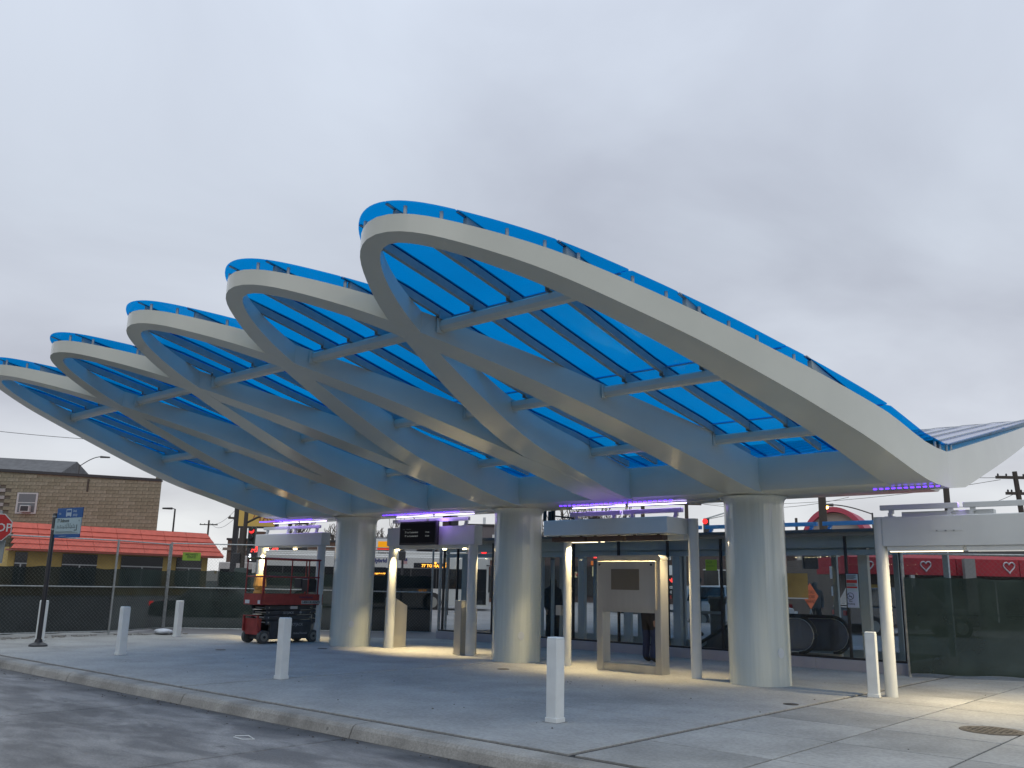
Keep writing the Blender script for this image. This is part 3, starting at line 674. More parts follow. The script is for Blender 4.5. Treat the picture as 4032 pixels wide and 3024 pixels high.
    MB().box(-5.04, -3.96, 14.925, 14.965, 2.232, 2.2435).build('lamp', warm2, t, world=True); MB().box(-3.88, -2.2, 14.925, 14.965, 2.232, 2.2435).build('lamp', mat('dull_strip', (.7, .72, .7), emit=(1, .95, .85), estr=.35), t, world=True)
    MB().box(-4.40, -3.93, 14.894, 14.899, 2.55, 2.735).build('hatch', portalw, t, world=True)
    for x in (-4.30, -4.17, -4.05): MB().box(x - .012, x + .012, 14.888, 14.8995, 2.545, 2.562).build('latch', galv, t, world=True)
    bar(-5.17, -2.2, 15.0, 2.905, 2.985, t, -3.945)
    MB().cbox(-4.85, -3.5, 15.02, 15.17, 2.791, 2.87, .006).build('driver_box', portalw, t, world=True)
    for x in (-5.02, -4.12, -3.80, -2.6): bracket(x, 15.0, 2.79, 2.905, t)
    ld = bpy.data.lights.new('strip_glow', 'AREA'); ld.shape = 'RECTANGLE'; ld.size = 1.1; ld.size_y = .04; ld.energy = 105; ld.color = (1, .80, .48)
    lo = bpy.data.objects.new('strip_glow', ld); COL.objects.link(lo); lo.location = (-3.7, 15.06, 2.22)
    ld = bpy.data.lights.new('violet_glow', 'POINT'); ld.energy = 1.2; ld.color = (.38, .2, 1); ld.shadow_soft_size = .03
    lo = bpy.data.objects.new('violet_glow', ld); COL.objects.link(lo); lo.location = (-3.945, 15.0, 3.02)
    ld = bpy.data.lights.new('violet_glow', 'POINT'); ld.energy = 3.0; ld.color = (.38, .2, 1); ld.shadow_soft_size = .04
    lo = bpy.data.objects.new('violet_glow', ld); COL.objects.link(lo); lo.location = (-15.55, 15.02, 3.10)
portals()

# ------------------------------------------------------------------ kiosk + pylons
def kiosk():
    t = root('map_kiosk', (-10.16, 15.05, 0), label='tall stainless steel kiosk frame with blank upper panel and open lower half', cat='kiosk')
    x0, x1, y0, y1 = -10.87, -9.36, 14.95, 15.22
    MB().cbox(x0, x0 + .15, y0, y1, 0, 2.12, .015).build('side_post', ss, t, world=True)
    MB().cbox(x1 - .15, x1, y0, y1, 0, 2.12, .015).build('side_post', ss, t, world=True)
    MB().xprism([(x0, 2.122), (x1, 2.122), (x1, 2.16), (x1 - .05, 2.21), (x0 + .05, 2.21), (x0, 2.16)], y0, y1).build('top_rail', ss, t, world=True)
    MB().box(x0 + .152, x1 - .152, y0 + .02, y1, 0, .15).build('bottom_rail', ss, t, world=True)
    MB().cbox(x0 + .04, x1 - .10, y0 - .03, y0 - .002, 1.19, 2.10, .006).build('panel', ss, t, world=True)
    MB().box(x0 + .152, x1 - .152, y0 + .002, y1 - .02, 1.12, 2.119).build('panel_core', ss, t, world=True)
    MB().box(-10.49, -9.83, y0 - .036, y0 - .0305, 1.545, 1.945).build('display_window', mat('window_film', (.17, .145, .11), rough=.35, metal=.3), t, world=True)
    for x in (-10.77, -9.55): MB().tube([(x, y0 - .03, 2.03), (x, y0 - .045, 2.03)], .022, 10).build('eye_bolt', dark, t, world=True)
    for (x, y, lb) in ((-17.62, 15.45, 'stainless card reader pylon beside the left post of the screen portal'), (-15.05, 15.35, 'stainless card reader pylon in front of the right post of the screen portal')):
        p = root('reader_pylon', (x, y, 0), label=lb, cat='pylon', group='stainless card reader pylons')
        m = MB(); pf = [(-.13, 0), (.42, 0), (.42, 1.02), (.02, 1.21), (-.13, 1.21)]; n = 5
        v = [(-.11, a, b) for a, b in pf] + [(.11, a, b) for a, b in pf]
        m.add(v, [tuple(reversed(range(n))), tuple(range(n, 2 * n))] + [(i, (i + 1) % n, n + (i + 1) % n, n + i) for i in range(n)])
        m.f = [tuple(q) for q in m.f]
        m.build('body', ss, p, bevel=.008)
        MB().box(-.105, .105, -.125, .015, 1.212, 1.222).build('top_plate', steelw, p)
        MB().box(-.118, .118, -.138, .428, 0, .03).build('plinth', ss, p)
kiosk()

# ------------------------------------------------------------------ people (simple continuous skinned figures)
def person(loc, rz, h, jacket, trousers, label, hood=False, pose=0, skin=(.25, .16, .12), hem=.86):
    s = h / 1.75
    if pose == 0:   # standing, arms hanging with hands forward in pockets
        J = {'pel': (0, 0, .95), 'ch': (0, .01, 1.25), 'sh': (0, .0, 1.42), 'nk': (0, -.01, 1.52), 'hd': (0, -.03, 1.64), 'tp': (0, -.02, 1.74),
             'hl': (-.10, 0, .90), 'kl': (-.12, -.03, .50), 'al': (-.13, .03, .09), 'tl': (-.15, -.13, .04),
             'hr': (.10, 0, .90), 'kr': (.11, .0, .50), 'ar': (.12, .04, .09), 'tr': (.14, -.12, .04),
             'sl': (-.19, 0, 1.40), 'el': (-.25, .04, 1.13), 'wl': (-.22, -.10, .92), 'fl': (-.21, -.14, .84),
             'sr': (.19, 0, 1.40), 'er': (.25, .05, 1.13), 'wr': (.22, -.09, .92), 'fr': (.21, -.13, .84)}
    else:
        J = {'pel': (0, 0, .95), 'ch': (0, .01, 1.25), 'sh': (0, -.02, 1.42), 'nk': (0, -.04, 1.52), 'hd': (0, -.08, 1.63), 'tp': (0, -.08, 1.73),
             'hl': (-.10, 0, .90), 'kl': (-.12, -.05, .50), 'al': (-.14, .06, .09), 'tl': (-.17, -.10, .04),
             'hr': (.10, 0, .90), 'kr': (.10, -.02, .50), 'ar': (.11, .0, .09), 'tr': (.13, -.16, .04),
             'sl': (-.19, -.02, 1.40), 'el': (-.25, -.0, 1.13), 'wl': (-.14, -.22, 1.12), 'fl': (-.10, -.29, 1.14),
             'sr': (.19, -.02, 1.40), 'er': (.24, .02, 1.13), 'wr': (.13, -.22, 1.10), 'fr': (.08, -.29, 1.13)}
    R = {'pel': .155, 'ch': .165, 'sh': .13, 'nk': .07, 'hd': .098, 'tp': .07, 'hl': .115, 'kl': .088, 'al': .078, 'tl': .05, 'hr': .115, 'kr': .088, 'ar': .078, 'tr': .05,
         'sl': .075, 'el': .058, 'wl': .04, 'fl': .036, 'sr': .075, 'er': .058, 'wr': .04, 'fr': .036}
    if hood: R['hd'] = .125; R['tp'] = .09
    E = [('pel', 'ch'), ('ch', 'sh'), ('sh', 'nk'), ('nk', 'hd'), ('hd', 'tp'), ('pel', 'hl'), ('hl', 'kl'), ('kl', 'al'), ('al', 'tl'), ('pel', 'hr'), ('hr', 'kr'), ('kr', 'ar'), ('ar', 'tr'),
         ('sh', 'sl'), ('sl', 'el'), ('el', 'wl'), ('wl', 'fl'), ('sh', 'sr'), ('sr', 'er'), ('er', 'wr'), ('wr', 'fr')]
    ks = list(J); t = root('person', loc, rz, label=label, cat='person')
    me = bpy.data.meshes.new('body'); me.from_pydata([tuple(c * s for c in J[k]) for k in ks], [(ks.index(a), ks.index(b)) for a, b in E], [])
    o = bpy.data.objects.new('tmp', me); COL.objects.link(o)
    md = o.modifiers.new('s', 'SKIN'); o.modifiers.new('u', 'SUBSURF').levels = 2
    for i, k in enumerate(ks): me.skin_vertices[0].data[i].radius = (R[k] * s * (1.25 if k in ('pel', 'ch', 'sh') else 1), R[k] * s * (.85 if k in ('pel', 'ch', 'sh') else 1))
    me.skin_vertices[0].data[0].use_root = True
    dg = bpy.context.evaluated_depsgraph_get(); m2 = bpy.data.meshes.new_from_object(o.evaluated_get(dg)); bpy.data.objects.remove(o)
    for mm in (mat('cloth_' + jacket[0], jacket[1], rough=.9, nscale=12), mat('cloth_' + trousers[0], trousers[1], rough=.9, nscale=14), mat('skin_%.2f' % skin[0], skin, rough=.6), black): m2.materials.append(mm)
    for p in m2.polygons:
        p.use_smooth = True; z = p.center.z / s; x = abs(p.center.x / s)
        arm = x > .165 and z > .86
        p.material_index = 2 if (z > 1.55 and not hood) or (z < .90 and x > .175 and z > .75) else 0 if (z > hem or arm) else 3 if z < .10 else 1
    b = bpy.data.objects.new('body', m2); COL.objects.link(b); b.parent = t; WM[b.name] = WM[t.name]
    if not hood:
        MB().lathe([(.005, 1.765 * s), (.07 * s, 1.745 * s), (.10 * s, 1.69 * s), (.105 * s, 1.63 * s)][::-1], (J['hd'][0] * s, (J['hd'][1] + .02) * s), 12).build('hair', mat('hair_dark', (.02, .015, .012), rough=.8), t, smooth=True)
    MB().tube([(x * s, y * s, z * s) for x, y, z in ((0, -.11, 1.62), (0, -.145, 1.60))], [.014, .008], 6).build('nose', m2.materials[2], t)
    return t
def people():
    person((-11.18, 17.35, 0), math.radians(170), 1.76, ('black', (.015, .016, .02)), ('denim', (.016, .028, .075)), 'person in a black jacket and dark blue jeans standing behind the steel kiosk', pose=1, hem=.68)
    x, y, z = SF(5.45, 27.0, 0); person((x, y, .24), math.radians(100), 1.72, ('navy', (.02, .024, .03)), ('charcoal', (.02, .02, .022)), 'person in a dark hooded coat behind the glass right of the kiosk', hood=True, pose=1)
    x, y, z = SF(1.17, 26.0, 0); person((x, y, .0), math.radians(60), 1.82, ('black', (.015, .016, .02)), ('charcoal', (.02, .02, .022)), 'person all in black seen through the glass left of the lit portal post', hood=True, pose=0)
    x, y, z = SF(9.95, 30.0, 0); person((x, y, .2), math.radians(30), 1.7, ('grey', (.09, .09, .09)), ('charcoal', (.02, .02, .022)), 'pedestrian in grey beside the orange road works sign across the street', hood=True, pose=0)
people()

# ------------------------------------------------------------------ station glass house
def glasshouse():
    t = root('station_house', (-13, 20.5, 0), label='glass walled station entrance house with dark flat roof behind the portals', cat='station building')
    X0, X1, Y0, Y1 = -19.75, -6.25, 19.2, 22.6
    stone = mat('plinth_stone', (.30, .31, .36), rough=.6, nscale=3, namt=.06)
    frame = mat('frame_grey', (.30, .37, .40), rough=.45); mull = mat('mullion_black', (.02, .022, .025), rough=.4)
    roofm = mat('roof_edge', (.07, .09, .105), rough=.5); soff = mat('soffit_grey', (.22, .28, .31), rough=.6)
    x = X0
    while x < X1 - .1:
        MB().cbox(x + .003, min(x + 1.45, X1) - .003, Y0 - .12, Y0 + .1, 0, .215, .006).build('plinth_stone', stone, t, world=True); x += 1.45
    MB().box(X0, X0 + .2, Y0 + .102, Y1, 0, .215).build('plinth_end', stone, t, world=True); MB().box(X1 - .2, X1, Y0 + .102, Y1, 0, .215).build('plinth_end', stone, t, world=True)
    MB().box(X0 - .15, X1 + .15, Y0 - .18, Y1 + .2, 2.835, 2.90).build('roof_slab', roofm, t, world=True)
    MB().box(X0 - .05, X1 + .05, Y0 - .08, Y0 - .02, 2.755, 2.833).build('fascia', mat('fascia_grey', (.20, .22, .22), rough=.5), t, world=True)
    MB().box(X0, X1, Y0 + .12, Y1, 2.79, 2.832).build('ceiling', soff, t, world=True)
    MB().box(X0, X1, Y0 + .10, Y0 + .32, 2.52, 2.788).build('roof_beam', frame, t, world=True); MB().box(X0, X1, Y1 - .22, Y1 - .02, 2.60, 2.788).build('roof_beam', frame, t, world=True)
    MB().box(X0, X1, Y0 + .14, Y0 + .26, 2.36, 2.47).build('transom', frame, t, world=True)
    MB().box(X0, X1, Y0 - .03, Y0 + .06, .216, .26).build('sill', mull, t, world=True)
    ml = [-4.72 - 1.45 * k for k in range(20)]; ml = [m - .0 for m in (-19.62, -19.05, -17.62, -16.17, -14.72, -13.27, -11.82, -10.37, -8.92, -7.42, -6.3)]
    for x in ml:
        if abs(x + 8.92) < .01: continue
        MB().box(x - .022, x + .022, Y0 - .03, Y0 + .04, .262, 2.753).build('mullion', mull, t, world=True)
    for a, b in zip(ml, ml[1:]):
        MB().box(a + .024, b - .024, Y0 - .004, Y0 + .008, .262, 2.752).build('pane', clear, t, world=True)
    for a, b in zip(ml[1::2], ml[3::2]):
        pass
    for x in ml[1:]:
        if x < -9: MB().box(x + .05, x + .25, Y0 + .14, Y0 + .26, .22, 2.355).build('steel_post', frame, t, world=True)
        MB().box(x - .1, x + .02, Y1 - .2, Y1 - .08, 0.0, 2.6).build('steel_post', frame, t, world=True)
    MB().box(-7.28, -7.08, Y0 + .3, Y0 + .44, 0, 2.75).build('steel_post', mat('post_pale', (.42, .42, .38), rough=.5), t, world=True)
    for a, b in zip(ml[1:-1], ml[2:]):
        MB().box(a + .03, b - .11, Y1 - .01, Y1 + .002, .3, 2.59).build('pane', clear, t, world=True)
    MB().box(X0, X1, Y1 - .14, Y1 - .1, .0, .22).build('rear_plinth', frame, t, world=True)
    # push bars between the door leaves
    for x in (-16.0, -14.55, -13.1, -11.65, -10.2):
        MB().box(x + .18, x + 1.0, Y1 - .24, Y1 - .20, .93, 1.0).build('push_bar', frame, t, world=True)
        MB().box(x + .12, x + .2, Y0 + .5, Y0 + .56, .22, 2.3).build('door_stile', frame, t, world=True)
    bl = mat('bar_lit_blue', (.16, .50, .92), rough=.4)  # blue light falling on these bars is put into their base colour
    for a, b in ((-7.87, -6.55), (-9.3, -8.0), (-10.75, -9.42), (-12.2, -10.87)):
        MB().cbox(a, b, 19.16, 19.26, 2.99, 3.075, .005).build('light_bar', bl, t, world=True)
        for x in (a + .14, b - .14): bracket(x, 19.2, 2.901, 2.99, t, bl)
    # stickers on the glass
    s = MB().box(-8.83, -8.28, Y0 - .012, Y0 - .006, 1.42, 1.97).build('window_poster', mesh_cloth('poster_yellow', (.55, .38, .13), .35), t, world=True)
    MB().box(-8.80, -8.29, Y0 - .016, Y0 - .0125, 1.42, 1.445).build('poster_edge', W, s, world=True)
    MB().box(-10.77, -10.47, Y0 - .012, Y0 - .006, 2.02, 2.27).build('window_notice', lime, t, world=True)
    text('NOT', .07, (-10.74, Y0 - .013, 2.18), (1, 0, 0), (0, 0, 1), mat('notice_ink', (.10, .14, .03)), t, ext=.001); text('AVAILABLE', .045, (-10.75, Y0 - .013, 2.11), (1, 0, 0), (0, 0, 1), MAT['notice_ink'], t, ext=.001)
    # no smoking sign panel
    n = root('no_smoking_sign', (-7.28, 19.05, 1.28), label='tall pale notice with red bands and a no smoking symbol on the glass', cat='sign')
    MB().cbox(-7.40, -7.16, 19.10, 19.13, 1.27, 1.96, .01).build('board', mat('notice_pale', (.36, .46, .52), rough=.4), n, world=True)
    MB().box(-7.39, -7.17, 19.094, 19.0985, 1.775, 1.84).build('red_band', signred, n, world=True); MB().box(-7.39, -7.17, 19.094, 19.0985, 1.67, 1.705).build('red_band', signred, n, world=True)
    MB().box(-7.39, -7.17, 19.094, 19.0985, 1.28, 1.60).build('white_field', mat('sign_white', (.42, .46, .58), rough=.4), n, world=True)
    for k in range(4): MB().box(-7.385, -7.385 + (.15, .19, .17, .19)[k], 19.094, 19.0985, 1.865 + k * .022, 1.873 + k * .022).build('text_line', ink, n, world=True)
    for k in range(3): MB().box(-7.385, -7.385 + (.19, .16, .18)[k], 19.094, 19.0985, 1.72 + k * .016, 1.726 + k * .016).build('text_line', ink, n, world=True)
    cx, cz = -7.325, 1.505; m = MB(); v = []; f = []
    for q in range(28):
        a = 2 * PI * q / 28
        for rr in (.062, .074): v.append((cx + rr * math.cos(a), 19.091, cz + rr * math.sin(a)))
    for q in range(28): f.append((2 * q, 2 * q + 1, 2 * ((q + 1) % 28) + 1, 2 * ((q + 1) % 28)))
    m.add(v, f); m.add([(cx - .05, 19.090, cz + .042), (cx - .042, 19.090, cz + .05), (cx + .05, 19.090, cz - .042), (cx + .042, 19.090, cz - .05)], [(0, 1, 2, 3)])
    m.build('no_smoking_symbol', ink, n, world=True); MB().box(cx - .04, cx + .035, 19.0915, 19.093, cz - .012, cz).build('cigarette', ink, n, world=True)
    text('No', .055, (-7.325, 19.093, 1.385), (1, 0, 0), (0, 0, 1), ink, n, center=True, ext=.001, bold=.001); text('Smoking', .05, (-7.325, 19.093, 1.335), (1, 0, 0), (0, 0, 1), ink, n, center=True, ext=.001, bold=.001)
    # escalator
    e = root('escalator', (-9.2, 20.6, 0), label='escalator with black rubber handrails and rounded newel ends inside the glass house', cat='escalator')
    for y, xe in ((20.1, -8.55), (20.75, -8.02)):
        pts = []; R0 = .40; cz = .62
        for q in range(0, 17):
            a = PI / 2 - PI * q / 16; pts.append((xe - R0 + R0 * math.cos(a), y, cz + R0 * math.sin(a)))
        line = [(-12.6, y, -.35), (-11.4, y, .35), (-10.4, y, .92), (-10.1, y, 1.02)] + pts
        MB().tube(line, .042, 8).build('handrail', black, e, world=True, smooth=40)
        poly = [(-12.6, -.9), (xe - R0, .16), (xe - R0, .2)]
        pg = [(p[0], p[2]) for p in pts]; inner = [(xe - R0 + (a - (xe - R0)) * .9, cz + (b - cz) * .9) for a, b in pg]
        MB().xprism([(-10.1, .98)] + inner + [(-10.1, .22)], y - .012, y + .012).build('balustrade', mat('balustrade_dark', (.13, .14, .17), rough=.15, metal=.3), e, world=True)
        MB().tube([(-10.1, y - .02, .955)] + [(a, y - .02, b) for a, b in inner], .012, 6).build('trim', ss, e, world=True)
        MB().xprism([(-11.3, .0), (-10.1, .0), (-10.1, .98), (-10.35, .88), (-11.3, .36)], y - .02, y + .02).build('inclined_skirt', mat('skirt_dark', (.05, .055, .06), rough=.4), e, world=True)
        MB().box(-10.1, xe - .2, y - .06, y + .06, 0, .2).build('base_skirt', ss, e, world=True)
    b = root('litter_bin', SF(5.98, 26.6, .2), label='tall dark cylindrical litter bin with a flared lid inside the glass house', cat='bin')
    MB().lathe([(.22, 0), (.22, .95), (.26, 1.0), (.27, 1.12)], seg=20).build('drum', mat('bin_dark', (.03, .032, .035), rough=.5), b, smooth=40)
    MB().lathe([(.28, 1.121), (.28, 1.17), (.24, 1.2)], seg=20).build('lid', mat('bin_lid', (.10, .10, .10), rough=.6), b, smooth=40)
glasshouse()

# ------------------------------------------------------------------ scissor lift
def lift():
    t = root('scissor_lift', (-20.68, 14.3, 0), label='small red and grey scissor lift parked with its platform lowered', cat='scissor lift')
    X0, X1, Y0, Y1 = -.38, .38, -.9, .9
    MB().cbox(X0 + .06, X1 - .06, Y0 + .1, Y1 - .05, .10, .30, .01).build('chassis', liftdark, t)
    MB().cbox(X1 - .14, X1 - .02, Y0 + .32, Y1 - .22, .12, .55, .01).build('battery_tray', liftdark, t)
    MB().cbox(X0 + .02, X0 + .14, Y0 + .32, Y1 - .22, .12, .55, .01).build('battery_tray', liftdark, t)
    for x, y, r in ((X0 + .05, Y0 + .12, .165), (X1 - .03, Y0 + .12, .165), (X0 + .05, Y1 - .16, .16), (X1 - .03, Y1 - .16, .16)):
        w = MB()
        m = MB().tube([(x - .055, y, r), (x + .055, y, r)], r, 20); o = m.build('wheel', tyre, t, smooth=40)
        MB().tube([(x + (.056 if x > 0 else -.056), y, r), (x + (.064 if x > 0 else -.064), y, r)], r * .62, 18).build('rim', rim, o)
        MB().tube([(x + (.065 if x > 0 else -.065), y, r), (x + (.078 if x > 0 else -.078), y, r)], r * .22, 10).build('hub', dark, o)
    MB().box(X0 + .02, X1 - .06, Y0 - .01, Y0 + .06, .22, .62).box(X0 + .02, X0 + .07, Y0 - .06, Y0 - .011, .3, .68).box(X1 - .11, X1 - .06, Y0 - .06, Y0 - .011, .3, .68).box(X0 + .02, X1 - .06, Y0 - .06, Y0 - .011, .681, .70).build('entry_step', redlift, t)
    for k in range(4):   # folded scissor arms
        z = .47 + k * .125
        for x in (X1 - .10, X0 + .04):
            MB().cbox(x - (.0 if k % 2 else .012), x + .06, Y0 + (.14 if k % 2 else .2), Y1 - (.22 if k % 2 else .12), z, z + .105, .008).build('scissor_arm', liftdark, t)
        for y in (Y0 + .25, 0, Y1 - .25): MB().tube([(X0 + .03, y, z + .05), (X1 - .035, y, z + .05)], .018, 8).build('pivot_pin', galv, t)
    for k in range(4):
        o = MB().cbox(X1 - .07, X1 - .01, Y1 - .22 + (.04 if k % 2 else -.02), Y1 - .06 + (.05 if k % 2 else -.02), .50 + k * .125, .60 + k * .125, .02).build('arm_end', liftdark, t)
    MB().box(X0 - .02, X1 + .02, Y0 - .03, Y1 + .06, .985, 1.02).build('platform_floor', liftdark, t)
    MB().box(X1 + .021, X1 + .035, Y0 - .03, Y1 + .06, .965, 1.24).build('toe_board', redlift, t); MB().box(X0 - .035, X0 - .021, Y0 - .03, Y1 + .06, .965, 1.24).build('toe_board', redlift, t)
    MB().box(X0 - .02, X1 + .02, Y0 - .045, Y0 - .031, .965, 1.24).build('toe_board', redlift, t); MB().box(X0 - .02, X1 + .02, Y1 + .061, Y1 + .075, .965, 1.24).build('toe_board', redlift, t)
    r = .019
    P = [(X1 + .01, Y0 - .02), (X1 + .01, Y0 + .02 + .0), (X1 + .01, Y1 - .42), (X1 + .01, Y1 - .10), (X1 + .01, Y1 + .05), (X0 - .01, Y0 - .02), (X0 - .01, Y0 + .5), (X0 - .01, Y1 - .42), (X0 - .01, Y1 + .05)]
    for x, y in P: MB().tube([(x, y, 1.24), (x, y, 2.14)], r, 8).build('rail_post', redlift, t)
    for z in (1.68, 2.14):
        MB().tube([(X1 + .01, Y0 - .02, z), (X1 + .01, Y1 + .05, z)], r if z < 2 else .026, 8).build('guard_rail', redlift, t)
        MB().tube([(X0 - .01, Y0 - .02, z), (X0 - .01, Y1 + .05, z)], r, 8).build('guard_rail', redlift, t)
        MB().tube([(X0 - .01, Y1 + .05, z), (X1 + .01, Y1 + .05, z)], r, 8).build('guard_rail', redlift, t)
        MB().tube([(X0 - .01, Y0 - .02, z), (X1 + .01, Y0 - .02, z)], r if z < 2 else .03, 8).build('guard_rail', redlift if z < 2 else mat('hazard_wrap', (.13, .11, .05), rough=.8, nscale=30, namt=.7), t)
    MB().cbox(X0 + .1, X0 + .42, Y1 - .40, Y1 - .18, 1.40, 1.66, .02).build('control_box', dark, t)
    MB().cbox(X1 - .35, X1 - .02, Y1 - .38, Y1 - .12, 1.30, 1.64, .02).build('document_box', dark, t)
    MB().box(X0 + .05, X0 + .25, Y0 - .052, Y0 - .046, .99, 1.08).build('decal', W, t); MB().box(X1 - .13, X1 - .03, Y0 - .052, Y0 - .046, .99, 1.08).build('decal', W, t)
    pl = MB().box(X1 + .036, X1 + .040, Y1 - .62, Y1 + .02, .99, 1.075).build('phone_plate', mat('plate_grey', (.45, .47, .46), rough=.5), t)
    M = WM[t.name]
    def tx(s, size, y, z, x, m=ink, bold=.0015): text(s, size, tuple(M @ Vector((x, y, z))), (0, 1, 0), (0, 0, 1), m, t, ext=.001, bold=bold)
    tx('1-800-UR-RENTS', .082, Y1 - .615, 1.005, X1 + .042)
    tx('United Rentals', .075, Y1 - .70, 1.14, X1 + .037, mat('decal_blue', (.03, .03, .10), rough=.5))
    tx('SKYJACK', .085, -.22, .735, X1 - .036, mat('decal_grey', (.3, .31, .32), rough=.5)); tx('SKYJACK', .10, .02, .43, X1 - .018, MAT['decal_grey'])
    q = MB().box(X1 - .019, X1 - .0155, .10, .62, .20, .285).build('rental_plate', liftdark, t, label='dark plate with pale lettering')
    tx('United Rentals', .075, .12, .215, X1 - .013, MAT['decal_grey'])
    MB().lathe([(.035, 0), (.035, .004)], seg=16).build('round_decal', MAT['decal_grey'], t).matrix_local = Matrix.Translation((X1 - .037, .33, .77)) @ Matrix.Rotation(PI / 2, 4, 'Y')
    MB().box(X1 - .038, X1 - .0345, .0, .22, .86, .93).build('decal', W, t)
lift()

# ------------------------------------------------------------------ fences
def fence(name, pts, H, label, panels, front=False, mid=1.31, scr=1.84, seed=1):
    rnd = random.Random(seed); x0, y0 = pts[0]
    t = root(name, (x0, y0, 0), label=label, cat='fence', group='chain link construction fences')
    wires = MB(); k = 0
    for (ax, ay), (bx, by) in zip(pts, pts[1:]):
        A = Vector((ax, ay, 0)); D = Vector((bx - ax, by - ay, 0)); Ln = D.length; D.normalize(); Nn = Vector((-D.y, D.x, 0))
        n = max(1, round(Ln / 3.1)); seg = Ln / n
        for i in range(n + 1):
            p = A + D * seg * i
            if i == n and (bx, by) != pts[-1]: continue
            MB().tube([(p.x, p.y, 0), (p.x, p.y, H + .03)], .032, 8).build('fence_post', galv, t, world=True, smooth=40)
        for z in (.09, mid, H):
            a = A + Vector((0, 0, z)); b = A + D * Ln + Vector((0, 0, z)); MB().tube([a, b], .020, 6).build('fence_rail', galv, t, world=True)
        # diamond mesh
        sp = .075 if Ln < 60 else .1; off = Nn * -.03
        s = -H
        while s < Ln:
            for sg in (1, -1):
                z0, z1 = .08, H; a0, a1 = (s, s + (H - .08)) if sg == 1 else (s + (H - .08), s)
                p0 = a0; p1 = a1; q0 = z0; q1 = z1
                # clip along the run
                def cl(pa, za, pb, zb_):
                    if pa == pb: return None
                    pts_ = []
                    lo, hi2 = 0.0, 1.0
                    for lim, sign in ((0, 1), (Ln, -1)):
                        fa = sign * (pa - lim); fb = sign * (pb - lim)
                        if fa < 0 and fb < 0: return None
                        if fa < 0: lo = max(lo, fa / (fa - fb))
                        if fb < 0: hi2 = min(hi2, fa / (fa - fb))
                    if lo >= hi2: return None
                    return (pa + (pb - pa) * lo, za + (zb_ - za) * lo, pa + (pb - pa) * hi2, za + (zb_ - za) * hi2)
                c = cl(p0, q0, p1, q1)
                if c:
                    a = A + D * c[0] + off * (1 + .1 * sg) + Vector((0, 0, c[1])); b = A + D * c[2] + off * (1 + .1 * sg) + Vector((0, 0, c[3])); w = .0016
                    u = Vector((0, 0, w)); vv = Nn * w
                    wires.add([a + u, a - u + vv, a - u - vv, b + u, b - u + vv, b - u - vv], [(0, 1, 4, 3), (1, 2, 5, 4), (2, 0, 3, 5)])
            s += sp * 1.35
        # scrim cloth behind the mesh
        npan = panels[k]; pw = Ln / len(npan)
        for j, mt in enumerate(npan):
            v = []; nx = 30
            for i in range(nx + 1):
                u = pw * (j + i / nx) + (.02 if j else 0); wob = .012 * math.sin(u * 2.1 + j) + .010 * math.sin(u * 7.3) + .006 * math.sin(u * 17)
                sag = scr + .02 * math.sin(u * 1.7 + j * 2) - .03 * abs(math.sin(u * 4.6 + k))
                for z in (.07 + .015 * math.sin(u * 5), sag * .5, sag):
                    p = A + D * u + Nn * ((-.075 if front else .045) + wob + .004 * (j % 2)) + Vector((0, 0, z)); v.append(p)
            f = [(i * 3 + q, i * 3 + 3 + q, i * 3 + 4 + q, i * 3 + 1 + q) for i in range(nx) for q in range(2)]
            MB().add(v, f).build('privacy_scrim', mt, t, world=True, smooth=True)
        k += 1
    wires.build('chain_link_mesh', meshm, t, world=True, kind='stuff')
    return t
